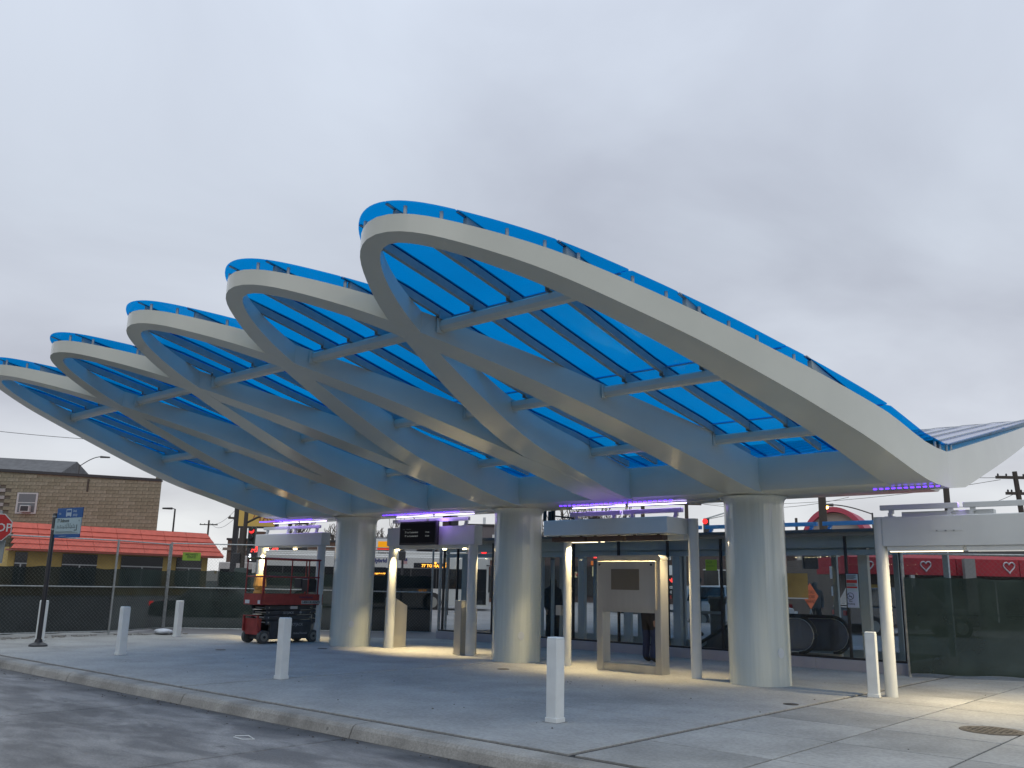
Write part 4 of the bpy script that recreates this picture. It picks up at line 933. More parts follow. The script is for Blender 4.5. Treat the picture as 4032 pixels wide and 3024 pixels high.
def fences():
    f = fence('construction_fence', [(-25.9, 4.6), (-25.75, 12.05), (-26.8, 14.2)], 2.62, 'chain link fence with dark green scrim behind the bus stop and bollards', [[scrim3, scrim2, scrim2], [scrim]], seed=3)
    g = fence('construction_fence', [(-26.8, 14.25), (-24.9, 16.15), (-20.95, 20.0)], 2.66, 'chain link fence with green scrim running behind the scissor lift to the station', [[scrim], [scrim, scrim2]], seed=4)
    gp_ = root('gate_post', (-20.75, 20.15, 0), label='thick galvanised fence post between the scrim fence and the station glass', cat='post')
    MB().tube([(-20.75, 20.15, 0), (-20.75, 20.15, 2.7)], .05, 10).build('shaft', galv, gp_, world=True); MB().tube([(-20.5, 20.2, 0), (-20.5, 20.2, 2.66)], .04, 8).build('shaft', galv, gp_, world=True)
    h = fence('construction_fence', [(-6.12, 18.75), (-1.4, 21.5), (2.5, 23.6)], 2.36, 'chain link fence with black green scrim at the right edge', [[scrim, scrim], [scrim]], mid=1.2, scr=1.9, seed=5, front=True)
    # notices hung on the left fence
    for y, z, lb in ((7.25, 2.20, 'lime green fence company sign behind the bus stop pole'), (14.95, 2.20, 'lime green fence company sign at the right of the orange roof')):
        if y < 10: p = Vector((-25.78, 8.08, 1.98)); r = Vector((0, 1, 0))
        else: p = Vector((-26.62, 14.55, 2.14)); r = Vector((.707, .707, 0))
        s = root('fence_sign', tuple(p), label=lb, cat='sign', group='lime green fence company signs')
        nrm = r.cross(Vector((0, 0, 1)));
        a = p + nrm * .03; b = MB(); w = .56; hh = .25
        c = [a, a + r * w, a + r * w + Vector((0, 0, hh)), a + Vector((0, 0, hh))]; b.add(c + [q - nrm * .006 for q in c], [(0, 1, 2, 3), (7, 6, 5, 4), (0, 4, 5, 1), (1, 5, 6, 2), (2, 6, 7, 3), (3, 7, 4, 0)])
        b.build('board', lime, s, world=True)
        lim2 = mat('lime_ink', (.05, .10, .02), rough=.6)
        text('MIDWEST', .09, tuple(a + nrm * .003 + r * .28 + Vector((0, 0, .155))), r, (0, 0, 1), lim2, s, center=True, ext=.001, bold=.002); text('FENCE', .09, tuple(a + nrm * .003 + r * .28 + Vector((0, 0, .075))), r, (0, 0, 1), lim2, s, center=True, ext=.001, bold=.002)
    s = root('paper_notice', (-25.75, 8.35, 2.2), label='two white printed sheets tied to the fence behind the bus stop pole', cat='notice')
    for y in (8.32, 8.60):
        MB().box(-25.72, -25.716, y, y + .24, 2.24, 2.62).build('sheet', W, s, world=True)
    # sandbag
    sb = root('sandbag', (-25.1, 13.35, 0), label='crumpled white sandbag at the fence foot beside a bollard', cat='sandbag')
    me = MB(); v = []; f = []; nu, nv = 16, 9; rr = random.Random(2)
    for j in range(nv):
        th = PI * j / (nv - 1)
        for i in range(nu):
            a = 2 * PI * i / nu; q = 1 + .12 * math.sin(3 * a + j) + rr.uniform(-.05, .05)
            v.append((.34 * math.sin(th) * math.cos(a) * q, .22 * math.sin(th) * math.sin(a) * q, .085 + .085 * math.cos(th) * (1 if math.cos(th) > 0 else .95)))
    for j in range(nv - 1):
        for i in range(nu): f.append((j * nu + i, (j + 1) * nu + i, (j + 1) * nu + (i + 1) % nu, j * nu + (i + 1) % nu))
    me.add(v, f).build('bag', mat('bag_white', (.55, .58, .62), rough=.8, nscale=8), sb, smooth=True)
    MB().tube([(-.3, 0, .08), (-.42, .04, .07), (-.5, .02, .03)], [.05, .03, .05], 8).build('tied_neck', MAT['bag_white'], sb, smooth=True)
    rr = random.Random(8)
    tr = MB()
    for i in range(60):
        x = -25.5 + rr.uniform(-.2, .35) + rr.random() * .3; y = 8.5 + rr.random() * 5.5; s_ = rr.uniform(.02, .07); tr.box(x - s_, x + s_, y - s_, y + s_, .001, .01 + s_ * .35)
    o = tr.build('rubble', mat('rubble_grey', (.28, .27, .25), rough=.9)); tag(o, 'loose pale rubble strewn along the foot of the left fence', 'rubble', kind='stuff')
fences()

# ------------------------------------------------------------------ bus stop + stop sign
def stops():
    t = root('bus_stop', (-22.23, 8.8, 0), label='black bus stop pole with blue and pale flag sign reading 77 Belmont', cat='bus stop')
    MB().lathe([(.20, 0), (.20, .03), (.16, .06), (.09, .09), (.07, .16)], seg=24).build('base', dark, t, smooth=40)
    MB().lathe([(.052, .16), (.05, 3.02), (.04, 3.04)], seg=16).build('pole', dark, t, smooth=40)
    for z in (2.96, 2.66): MB().lathe([(.058, z - .02), (.058, z + .02)], seg=14).build('band', galv, t)
    x0, x1, zt_, zb_ = .10, 1.14, 3.15, 2.47
    R = Matrix.Rotation(math.radians(8), 4, 'Z')
    def bx(a, b, c, d, y=0.0, th=.02):
        m = MB().box(a, b, y - th / 2, y + th / 2, c, d); m.v = [tuple(R @ Vector(p)) for p in m.v]; return m
    bx(.10, 1.14, 2.92, 3.15, 0).build('header_panel', signblue, t); bx(.05, 1.12, 2.545, 2.918, 0).build('route_panel', signpale, t); bx(.07, 1.12, 2.46, 2.543, 0).build('footer_panel', signblue, t)
    bx(.0, .12, 2.94, 2.98, .012).build('arm', dark, t); bx(.0, .1, 2.64, 2.68, .012).build('arm', dark, t)
    M = WM[t.name]; r = (M @ R).to_3x3() @ Vector((1, 0, 0)); nn = (M @ R).to_3x3() @ Vector((0, -1, 0))
    pw = mat('print_pale', (.35, .45, .55), rough=.5)
    def tx(s, size, x, z, m, b=.0): text(s, size, tuple(M @ (R @ Vector((x, 0, z))) + nn * .012), r, (0, 0, 1), m, t, ext=.001, bold=b)
    tx('cta', .085, .17, 3.0, pw); tx('bus', .105, .76, 3.045, pw, .001); tx('stop', .105, .76, 2.955, pw, .001)
    # bus symbol
    bb = MB(); o_ = -.013
    def q(a, b, c, d, y): m = MB().box(a, b, y - .001, y + .001, c, d); m.v = [tuple(R @ Vector(p)) for p in m.v]; return m
    s1 = q(.48, .70, 2.965, 3.12, -.013).build('bus_symbol', pw, t); q(.505, .675, 3.045, 3.095, -.016).build('symbol_window', signblue, s1); q(.49, .53, 2.945, 2.964, -.013).build('symbol_wheel', pw, s1); q(.65, .69, 2.945, 2.964, -.013).build('symbol_wheel', pw, s1)
    dk = mat('print_dark', (.05, .07, .08), rough=.5)
    tx('77 Belmont', .105, .14, 2.82, dk, .002)
    tx('\u25B2'[:0] + 'A', .06, 1.02, 2.83, dk)
    q(.14, .92, 2.685, 2.694, -.0125).build('route_line', dk, t)
    rr = random.Random(4)
    for i in range(12):
        x = .17 + i * .065; h = rr.uniform(.03, .11); q(x, x + .012, 2.70, 2.70 + h, -.0125).build('stop_name', dk, t)
    for i, x in enumerate((.42, .55, .72)): q(x, x + .022, 2.672, 2.682, -.0125).build('stop_dot', dk, t)
    q(.96, .985, 2.62, 2.76, -.0125).build('route_curve', dk, t); q(.88, .958, 2.62, 2.64, -.0125).build('route_curve', dk, t)
    for i, (z, w) in enumerate(((2.60, .72), (2.585, .85), (2.565, .95))): q(.12, .12 + w * .95, z, z + .005, -.0125).build('fine_print', dk, t)
    tx('transitchicago.com', .04, .28, 2.485, pw)
    # stop sign at the left edge, close to the camera
    s = root('stop_sign', (-10.95, 3.8, 0), label='red octagonal STOP sign cut off by the left edge of the picture', cat='stop sign')
    # facing the camera side
    n = Vector((.90, -.43, 0)).normalized(); n = Vector((.72, -.62, 0)).normalized(); rt = Vector((0, 0, 1)).cross(n).normalized()
    c = Vector((-11.005, 3.755, 2.115)); Rr = .163
    def octo(r, off, th):
        v = [];
        for s_ in (0, 1):
            for k in range(8):
                a = PI / 8 + k * PI / 4; v.append(c + rt * r * math.cos(a) + Vector((0, 0, r * math.sin(a))) + n * (off + th * s_))
        return MB().add(v, [tuple(range(7, -1, -1)), tuple(range(8, 16))] + [(i, (i + 1) % 8, 8 + (i + 1) % 8, 8 + i) for i in range(8)])
    octo(Rr, 0, .004).build('plate', mat('sign_rim_white', (.5, .5, .5), rough=.4), s, world=True); octo(Rr * .94, .0042, .002).build('red_face', signred, s, world=True)
    text('STOP', .128, tuple(c + n * .0075 - Vector((0, 0, .045))), rt, (0, 0, 1), mat('sign_letter', (.5, .52, .52), rough=.4), s, center=True, ext=.0008, bold=.0015)
    pr = c - n * .03
    MB().tube([(pr.x, pr.y, -.15), (pr.x, pr.y, 2.3)], .02, 8).build('post', galv, s, world=True)
    # grey cabinet sign with yellow outline below
    b = MB(); w0, w1, z0, z1 = -.16, .035 + .03, 1.72, 1.975
    v = [c - n * .06 + rt * a + Vector((0, 0, zz - c.z)) - n * d for d in (0, .02) for a, zz in ((w0, z0), (w1, z0), (w1 + .01, z1), (w0, z1))]
    b.add(v, [(0, 1, 2, 3), (7, 6, 5, 4), (0, 4, 5, 1), (1, 5, 6, 2), (2, 6, 7, 3), (3, 7, 4, 0)])
    b.build('lower_panel', mat('panel_grey', (.25, .28, .29), rough=.4), s, world=True)
    pts = [c - n * .052 + rt * a + Vector((0, 0, zz - c.z)) for a, zz in ((-.02, 1.96), (.0, 1.92), (.022, 1.86), (.03, 1.80), (.022, 1.76), (.01, 1.725))]
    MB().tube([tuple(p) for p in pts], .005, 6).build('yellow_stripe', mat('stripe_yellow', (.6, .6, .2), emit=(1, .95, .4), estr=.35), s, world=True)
stops()
def small_bits():
    o = MB().tube([(-9.45, 6.02, -.143), (-9.3, 6.1, -.13), (-9.12, 6.06, -.143), (-9.2, 5.95, -.143), (-9.38, 5.96, -.14)], .006, 5).build('plastic_strap', W)
    tag(o, 'thin white plastic strap lying on the road near the kerb', 'litter')
    rr = random.Random(11); gm = mat('leaf_brown', (.05, .035, .025), rough=.9); m = MB()
    for i in range(170):
        if i < 110: x = -20 + rr.random() * 16; y = 6.86 - abs(rr.gauss(0, .16)); z = -.15
        else: x = -18 + rr.random() * 15; y = 8 + rr.random() * 9; z = 0
        q = rr.uniform(.006, .022); a = rr.random() * 3; c, s_ = math.cos(a) * q, math.sin(a) * q
        m.add([(x + c, y + s_, z + .002), (x - s_ * .6, y + c * .6, z + .002), (x - c, y - s_, z + .002), (x + s_ * .6, y - c * .6, z + .002), (x, y, z + .002 + q * .5)], [(0, 1, 4), (1, 2, 4), (2, 3, 4), (3, 0, 4), (3, 2, 1, 0)])
    o = m.build('grit', gm); tag(o, 'brown grit and leaf scraps along the gutter and on the slabs', 'grit', kind='stuff')
small_bits()

# ------------------------------------------------------------------ far buildings
def orange_shop():
    X = -59.2; Y0, Y1 = 20.6, 34.9
    t = root('taco_shop', (X, 28, 0), label='low yellow walled shop under a deep orange red tiled roof', cat='building')
    om = mat('roof_orange', (.54, .105, .07), rough=.65, nscale=3, namt=.12); yw = mat('wall_yellow', (.42, .30, .09), rough=.8, nscale=1.5, namt=.12, bump=.3, bscale=8)
    dg = mat('window_dark', (.03, .032, .035), rough=.15); wf = mat('frame_white', (.4, .42, .42), rough=.5)
    MB().box(X - 12, X, Y0 + .4, Y1 - .6, -.2, 3.25).build('wall', yw, t, world=True)
    n = 5; zt0, zb0 = 4.72, 3.15
    for k in range(n):
        z1 = zt0 - (zt0 - zb0) * k / n; z0 = zt0 - (zt0 - zb0) * (k + 1) / n; xo = .15 + 1.0 * k / n; xi = .15 + 1.0 * (k + 1) / n
        nt_ = 8; hip0 = .9 * k / n; hip1 = .9 * (k + 1) / n
        a0, a1 = Y0 + .1, Y1 - .95
        for j in range(nt_):
            ya = a0 + (a1 - a0) * j / nt_; yb = a0 + (a1 - a0) * (j + 1) / nt_
            ta, tb = ya, yb; ba, bb2 = ya, yb
            if j == nt_ - 1: tb = yb + hip0; bb2 = yb + hip1 + .0
            if j == 0: ta = ya + .25 - .3 * k / n * 0; ba = ya + .2 - .25 * (k + 1) / n
            m = MB(); e = .06
            v = [(X + xo, ta + .01, z1), (X + xo, tb - .01, z1), (X + xi + e, bb2 - .01, z0), (X + xi + e, ba + .01, z0)]
            v += [(p[0] - .10, p[1], p[2] - .05) for p in v]
            m.add(v, [(3, 2, 1, 0), (4, 5, 6, 7), (0, 1, 5, 4), (1, 2, 6, 5), (2, 3, 7, 6), (3, 0, 4, 7)]); m.build('roof_tile', om, t, world=True)
        # hip end
        m = MB(); v = [(X + xo, a1 + hip0, z1), (X - 12, a1 + hip0, z1), (X - 12, a1 + hip1, z0), (X + xi + .06, a1 + hip1, z0)]
        m.add(v, [(0, 1, 2, 3)]); m.build('hip_tile', om, t, world=True)
    MB().box(X - 12, X + .14, Y0 + .2, Y1 - .98, 4.66, 4.74).build('roof_cap', om, t, world=True)
    MB().box(X + .02, X + 1.2, Y0 + .2, Y1 - .1, 3.02, 3.12).build('eave_soffit', mat('soffit_red', (.25, .05, .03)), t, world=True)
    for y0, y1, kind in ((21.4, 22.1, 0), (24.2, 26.4, 1), (28.0, 30.9, 1), (31.9, 33.8, 1)):
        w = MB().box(X + .01, X + .06, y0, y1, .9, 2.95).build('window', dg, t, world=True)
        MB().box(X + .06, X + .09, y0, y1, 2.25, 2.32).build('frame', wf, w, world=True); MB().box(X + .061, X + .088, (y0 + y1) / 2 - .04, (y0 + y1) / 2 + .04, .9, 2.249).build('frame', wf, w, world=True)
    for y in (23.1, 27.2, 31.4): MB().box(X + .004, X + .012, y - .5, y + .5, .2, 2.95).build('wall_panel', yw, t, world=True)
    l = MB().box(X + .5, X + .62, 34.6, 34.72, 1.95, 2.15).build('wall_lamp', shopl, t, world=True)
orange_shop()

def brick_block():
    A = Vector(SF(-39.6, 66.3, 0)); B = Vector(SF(-26.17, 66, 0)); D = (B - A); Ln = D.length; D.normalize(); N = Vector((D.y, -D.x, 0))
    bas = Matrix(((D.x, -N.x, 0, 0), (D.y, -N.y, 0, 0), (0, 0, 1, 0), (0, 0, 0, 1)))
    t = root('block_building', tuple(A), label='two storey tan stone block building rising behind the orange roof', cat='building', basis=bas)
    tan = [mat('block_tan%s' % c, v, rough=.9, nscale=4, namt=.25, bump=.5, bscale=9) for c, v in (('', (.205, .19, .135)), ('_dark', (.185, .172, .12)), ('_light', (.22, .205, .15)))]
    pale = mat('block_pale', (.28, .27, .26), rough=.9, nscale=3)
    def top(x): return 9.35 - .045 * x
    MB().prism([(0, .02), (Ln, .02), (Ln - 5.2, 12), (0, 12)], 0, 8.6).build('wall', mat('mortar', (.12, .11, .088), rough=.95), t)
    nx, nz = 15, 20; bw = Ln / nx; z00 = 3.6; bh = .265
    bl = MB().cbox(.007, bw - .007, -.05, .018, .007, bh - .010, .008)
    protos = [bl.build('block', m, t) for m in tan] + [bl.build('block', pale, t)]
    used = [False] * 4; rr = random.Random(5)
    for j in range(nz):
        for i in range(nx):
            if j == nz - 1 and i > 4: break
            x = i * bw - (bw / 2 if j % 2 else 0); z = z00 + j * bh
            if 1.3 < x + bw / 2 < 4.4 and 5.8 < z + bh / 2 < 7.7 and False: continue
            c = 3 if (x < 1.6 and 5.4 < z < 7.9) else rr.choice((0, 0, 1, 2))
            if used[c] is False: o = protos[c]; used[c] = True
            else: o = inst(protos[c], t)
            o.location = (max(x, 0) if j % 2 else x, 0, z)
            if j % 2 and i == 0: o.scale = (.5, 1, 1)
    for j in range(1, nz, 2):
        o = inst(protos[0], t); o.location = (Ln - bw / 2, 0, z00 + j * bh); o.scale = (.5, 1, 1)
    for k in range(4):
        if not used[k]: bpy.data.objects.remove(protos[k])
    m = MB(); v = [(-.1, -.12, top(0) - .20), (Ln + .05, -.12, top(Ln) - .20), (Ln + .05, -.12, top(Ln)), (-.1, -.12, top(0)), (-.1, .3, top(0) - .20), (Ln - .05, .3, top(Ln) - .2), (Ln - .05, .3, top(Ln)), (-.1, .3, top(0))]
    m.add(v, [(0, 1, 2, 3), (7, 6, 5, 4), (0, 4, 5, 1), (1, 5, 6, 2), (2, 6, 7, 3), (3, 7, 4, 0)]); m.build('coping', dark, t)
    m = MB(); m.add([(0, .015, 8.6), (Ln, .015, 8.6), (Ln, .015, top(Ln) - .15), (0, .015, top(0) - .15), (0, .3, 8.6), (Ln, .3, 8.6), (Ln, .3, top(Ln) - .15), (0, .3, top(0) - .15)], [(0, 1, 2, 3), (7, 6, 5, 4), (0, 4, 5, 1), (1, 5, 6, 2), (2, 6, 7, 3), (3, 7, 4, 0)]); m.build('parapet', tan[0], t)
    # window with air conditioner
    w = MB().box(2.78, 4.34, -.115, -.055, 6.0, 7.55).build('window', mat('window_frame_white', (.42, .43, .43), rough=.5), t)
    MB().box(2.92, 4.20, -.125, -.1155, 6.10, 7.45).build('pane', mat('pane_grey', (.12, .13, .14), rough=.2), w)
    MB().box(2.92, 4.20, -.14, -.126, 6.78, 6.84).build('sash_bar', MAT['window_frame_white'], w)
    a = MB().cbox(3.25, 3.98, -.42, -.142, 6.12, 6.60, .02).build('air_conditioner', MAT['window_frame_white'], w); 
    MB().box(3.33, 3.90, -.432, -.422, 6.18, 6.54).build('grille', dark, t)
    MB().box(7.9, 8.02, -.1, -.056, 7.7, 8.65).build('downpipe', wood, t)
    
    # house with slate roof behind
    h = root('slate_roof_house', SF(-46, 85, 0), label='house with a grey slate roof peeking over the tan block building', cat='house', basis=SFB)
    MB().box(-8, 2.1, 0, 9, 0, 10.9).build('wall', brown, h)
    m = MB(); m.add([(-8.3, -.4, 10.95), (2.5, -.4, 10.95), (2.2, 3.6, 12.75), (-8.3, 3.6, 13.1), (-8.3, 8, 10.95), (2.5, 8, 10.95)], [(0, 1, 2, 3), (3, 2, 5, 4), (0, 3, 4), (1, 5, 2), (0, 4, 5, 1)]); m.build('roof', grayroof, h)
    MB().tube([(-2.1, -.3, 10.9), (-2.1, -.3, 11.35)], .06, 6).build('vent_pipe', W, h)
brick_block()

def simple_store(name, a0, a1, b, H, depth, wm, label, cat='building', zbase=0, extra=None):
    t = root(name, SF(a0, b, 0), label=label, cat=cat, basis=SFB)
    MB().box(0, a1 - a0, 0, depth, -.2, H).build('wall', wm, t)
    MB().box(-.08, a1 - a0 + .08, -.08, .25, H + .002, H + .16).build('coping', dark, t)
    if extra: extra(t)
    return t
def windows(t, xs, z0, z1, w, mt, frame=None, y=-.03):
    for x in xs:
        o = MB().box(x, x + w, y, y + .025, z0, z1).build('window', mt, t)
        MB().box(x - .05, x + w + .05, y - .03, y + .02, z1 + .002, z1 + .07).build('frame', frame or W, o)
        MB().box(x + w / 2 - .03, x + w / 2 + .03, y - .02, y - .003, z0, z1).build('frame', frame or W, o)
def street_side():
    dgl = mat('shop_window_dark', (.035, .035, .035), rough=.15)
    # brick shop beyond the fence, right of the signal
    def ex(t):
        windows(t, (1, 4), .9, 2.8, 2.0, dgl)
        o = MB().box(-.6, 3.0, -.15, -.09, 3.05, 3.5).build('led_sign', neon, t)
    t = simple_store('corner_shop', -21.5, -12.3, 68, 4.45, 8, brown, 'brown brick corner shop behind the traffic signal')
    windows(t, (1, 4.2), 1.2, 2.9, 1.8, dgl)
    MB().box(1.2, 1.9, 3, 3.7, 4.46, 5.3).build('chimney', brown, t)
    MB().box(-.3, 9, -.12, -.082, 3.7, 3.9).build('cornice', mat('cornice_pale', (.22, .19, .16)), t)
    l = root('led_sign', SF(-15.6, 54, 2.95), label='red lit LED message board behind the walk signal', cat='led sign', basis=SFB)
    MB().box(-.3, 3.3, 0, .2, -.15, .75).build('case', dark, l)
    for k, (s, z) in enumerate((('OPEN 24', .36), ('HRS', .02))):
        text(s, .42, tuple(WM[l.name] @ Vector((-.05, -.01, z))), tuple(E1), (0, 0, 1), neon, l, ext=.004, bold=.02)
    MB().box(1.4, 1.5, .05, .15, -3.0, -.151).build('leg', dark, l)
    # white trailer roof
    # shops beyond the bus
    t = simple_store('gray_shop', -14, -6.5, 78, 4.4, 8, mat('wall_gray', (.13, .12, .125), rough=.9, nscale=1), 'low grey roofed shop left of the orange lit fuel sign')
    m = MB(); m.add([(0, -.3, 4.4), (7.5, -.3, 4.4), (7.2, 3, 5.5), (.3, 3, 5.5), (0, 8, 4.4), (7.5, 8, 4.4)], [(0, 1, 2, 3), (3, 2, 5, 4), (0, 3, 4), (1, 5, 2)]); m.build('roof', grayroof, t)
    g = root('fuel_sign', SF(-9.4, 62, 0), label='white framed orange and red lit sign above the bus', cat='sign', basis=SFB)
    MB().box(0, 1.6, 0, .3, 3.75, 4.5).build('cabinet', W, g); MB().box(.14, 1.6, -.02, -.002, 3.86, 4.33).build('lit_face', lamp_mat('fuel_orange', (1, .42, .02), .75), g); MB().box(.1, 1.6, -.02, -.002, 3.765, 3.858).build('red_band', lamp_mat('fuel_red', (1, .05, .02), .9), g)
    MB().box(.75, .9, .05, .2, .4, 3.749).build('leg', dark, g)
    # brick shop seen through the portal and the glass
    cream = mat('cream_band', (.34, .32, .27), rough=.8)
    t = simple_store('brick_shop', -5.5, 1.2, 62, 3.3, 10, mat('red_brown_brick', (.14, .07, .05), rough=.9, nscale=2, namt=.2), 'red brown brick shop with a cream band seen through the station glass')
    MB().box(-.02, 6.7, -.1, -.082, 3.20, 3.66).build('cream_band', cream, t); MB().box(.0, 6.7, -.085, -.002, .7, 2.2).build('shopfront', dgl, t)
    t = simple_store('gray_tower_shop', -3.6, 1.0, 70, 6.0, 8, mat('wall_gray', (.13, .12, .125)), 'grey upper storey building above the station roof left of the middle column')
    MB().box(1.2, 1.42, 1, 1.22, 6.17, 6.75).build('vent', W, t); MB().box(2.0, 2.3, -.2, -.09, 5.0, 5.35).build('wall_light', W, t)
    # dark storefront row
    t = simple_store('pharmacy_row', 1.6, 25.5, 66, 4.3, 12, mat('dark_brick', (.085, .06, .055), rough=.9, nscale=1), 'long dark storefront row with lit signs seen through the station glass')
    org = lamp_mat('sign_orange', (.9, .25, .06), .55); pl = lamp_mat('poster_cream', (.75, .7, .45), .42)
    for x0, x1, z0, z1, m_ in ((.4, 1.5, 3.75, 4.1, org), (1.9, 3.2, 3.75, 4.1, org), (4.3, 5.0, 3.6, 3.8, neon), (5.0, 5.2, 3.75, 4.15, lamp_mat('sign_amber', (1, .6, .05), .9)), (4.1, 5.3, 3.1, 3.4, org), (2.0, 2.35, 2.2, 3.7, pl), (2.35, 3.1, 2.2, 2.6, pl), (4.2, 5.2, 2.3, 3.0, pl), (2.0, 2.6, 1.2, 1.9, pl), (8.9, 9.6, 3.1, 3.5, org), (9.7, 10.0, 2.5, 3.2, W)):
        MB().box(x0, x1, -.14, -.085, z0, z1).build('lit_sign', m_, t)
    MB().box(.1, 11.4, -.08, -.002, .9, 3.0).build('shopfront', dgl, t); windows(t, (12.3, 15.2, 18.1, 21), 1.0, 2.9, 2.2, dgl)
    M = WM[t.name]
    def tx(s, size, x, z, m_, y=-.16): text(s, size, tuple(M @ Vector((x, y, z))), tuple(E1), (0, 0, 1), m_, t, ext=.004, bold=.012)
    tx('NOW', .34, 2.42, 2.28, mat('poster_red', (.4, .03, .02))); tx('1D', .5, 4.45, 2.5, MAT['poster_red']); tx('TA', .4, 4.5, 3.45, W); tx('TACOS', .3, 8.95, 3.6, W)
    tx('OPEN', .42, 8.9, 2.0, neon); tx('CHECKS', .24, 9.1, 1.55, W); tx('CASH', .3, 9.15, 1.2, W); tx('LOANS', .3, 8.95, .85, MAT['poster_red'])
    # red awning shop
    aw = mat('awning_red', (.30, .02, .03), rough=.8, nscale=2, namt=.12); st = mat('shop_stone', (.10, .085, .075), rough=.9, nscale=1)
    t = root('heart_awning_shop', SF(13.4, 36, 0), label='shop with a dark red awning painted with white outline hearts', cat='building', basis=SFB)
    MB().box(.6, 16, 1.0, 12, 0, 3.05).build('wall', st, t)
    for a, b in ((.0, 1.9), (1.93, 4.2), (4.23, 6.7), (6.73, 9.2), (9.23, 12)):
        m = MB(); v = [(a, 0, 2.3), (b, 0, 2.3), (b, 0, 2.95), (a, 0, 2.95), (a, 1.0, 2.3), (b, 1.0, 2.3), (b, 1.0, 3.12), (a, 1.0, 3.12)]
        m.add(v, [(0, 1, 2, 3), (7, 6, 5, 4), (0, 4, 5, 1), (1, 5, 6, 2), (2, 6, 7, 3), (3, 7, 4, 0)]); m.build('awning', aw, t)
    m = MB(); v = [(-.02, 0.01, 2.3), (-.25, 3.2, 2.3), (-.25, 3.2, 3.0), (-.02, 0.01, 2.95), (.55, .01, 2.3), (.55, 3.2, 2.3), (.55, 3.2, 3.0), (.55, .01, 2.95)]
    m.add(v, [(0, 3, 2, 1), (4, 5, 6, 7), (0, 1, 5, 4), (1, 2, 6, 5), (2, 3, 7, 6), (3, 0, 4, 7)]); m.v = [(a - .01, b, c) for a, b, c in m.v]; m.build('awning', aw, t)
    M = WM[t.name]
    def heart(x, y, z, r, dirx=Vector((1, 0, 0)), nrm=Vector((0, -1, 0))):
        pts = []
        for k in range(33):
            a = 2 * PI * k / 32; pts.append(Vector((x, y, z)) + nrm * .02 + dirx * r * 16 * math.sin(a) ** 3 / 16 + Vector((0, 0, r * (13 * math.cos(a) - 5 * math.cos(2 * a) - 2 * math.cos(3 * a) - math.cos(4 * a)) / 15)))
        MB().tube([tuple(p) for p in pts], .028, 5, cap=False).build('heart', mat('heart_white', (.5, .47, .5), rough=.6), t)
    heart(.72, 0, 2.63, .19); heart(3.0, 0, 2.66, .20); heart(6.3, 0, 2.67, .22); heart(8.9, 0, 2.67, .22); heart(-.10, 1.3, 2.62, .19, Vector((-.07, 1, 0)).normalized(), Vector((-1, -.07, 0)).normalized())
    windows(t, (2.2, 5.2, 8.2), .5, 2.1, 2.0, dgl, y=.96); MB().box(.7, 1.5, .93, .99, .6, 1.9).build('window_poster', mat('poster_dim_yellow', (.35, .25, .06)), t)
    MB().box(2.2, 2.36, -.4, -.25, -.1, 2.28).build('awning_post', galv, t); MB().box(4.3, 4.72, -.5, -.3, -.1, 2.95).build('awning_post', mat('post_concrete', (.2, .2, .19)), t)
    # flat dark roof with rooftop unit, farther right
    t = simple_store('flat_roof_shop', 20.6, 30, 40, 4.55, 10, mat('dark_wall', (.06, .06, .06)), 'dark flat roofed building at the right edge with a rooftop unit')
    u = MB().cbox(.9, 3.2, 1, 2.5, 4.72, 5.2, .03).build('rooftop_unit', mat('unit_dark', (.07, .075, .08)), t)
    # arched sign building
    t = root('arched_sign_building', SF(20.15, 61, 0), label='building front with a curved dark pink arch roof over pale wall and red lettering', cat='building', basis=SFB @ Matrix.Rotation(math.radians(-30), 4, 'Z'))
    pk = mat('arch_pink', (.36, .05, .085), rough=.6); cr = mat('arch_cream', (.33, .31, .29), rough=.8)
    def arch(r0, r1, y0, y1, name, m_):
        mm = MB(); v = []; n = 20; cxx, cz = 1.62, 4.35
        for k in range(n + 1):
            a = PI * (.12 + .76 * k / n); 
            for rr, yy in ((r0, y0), (r1, y0), (r1, y1), (r0, y1)): v.append((cxx - rr * math.cos(a) * .80, yy, cz + rr * math.sin(a) - .0))
        f = []
        for k in range(n):
            for q in range(4): f.append((k * 4 + q, k * 4 + (q + 1) % 4, (k + 1) * 4 + (q + 1) % 4, (k + 1) * 4 + q))
        f += [(3, 2, 1, 0), tuple(n * 4 + q for q in range(4))]
        mm.add(v, f).build(name, m_, t)
    arch(2.42, 2.75, -.5, 3.4, 'arch_roof', pk)
    mm = MB(); v = []; n = 16
    for k in range(n + 1):
        a = PI * (.12 + .76 * k / n); v.append((1.62 - 2.41 * math.cos(a) * .80, 4.35 + 2.41 * math.sin(a)))
    v = v + [(3.45, 2.4), (-.2, 2.4)]
    mm.xprism(v, 0, 3.0); mm.build('gable_wall', cr, t)
    MB().box(-1, 4.3, .1, 8, 0, 5.2).build('wall', cr, t)
    text('\u2665 nnail'.replace('\u2665 ', ''), 1.0, tuple(WM[t.name] @ Vector((.9, -.03, 4.85))), tuple(WM[t.name].to_3x3() @ Vector((1, 0, 0))), (0, 0, 1), mat('letter_red', (.35, .03, .03)), t, ext=.05, bold=.03)
street_side()
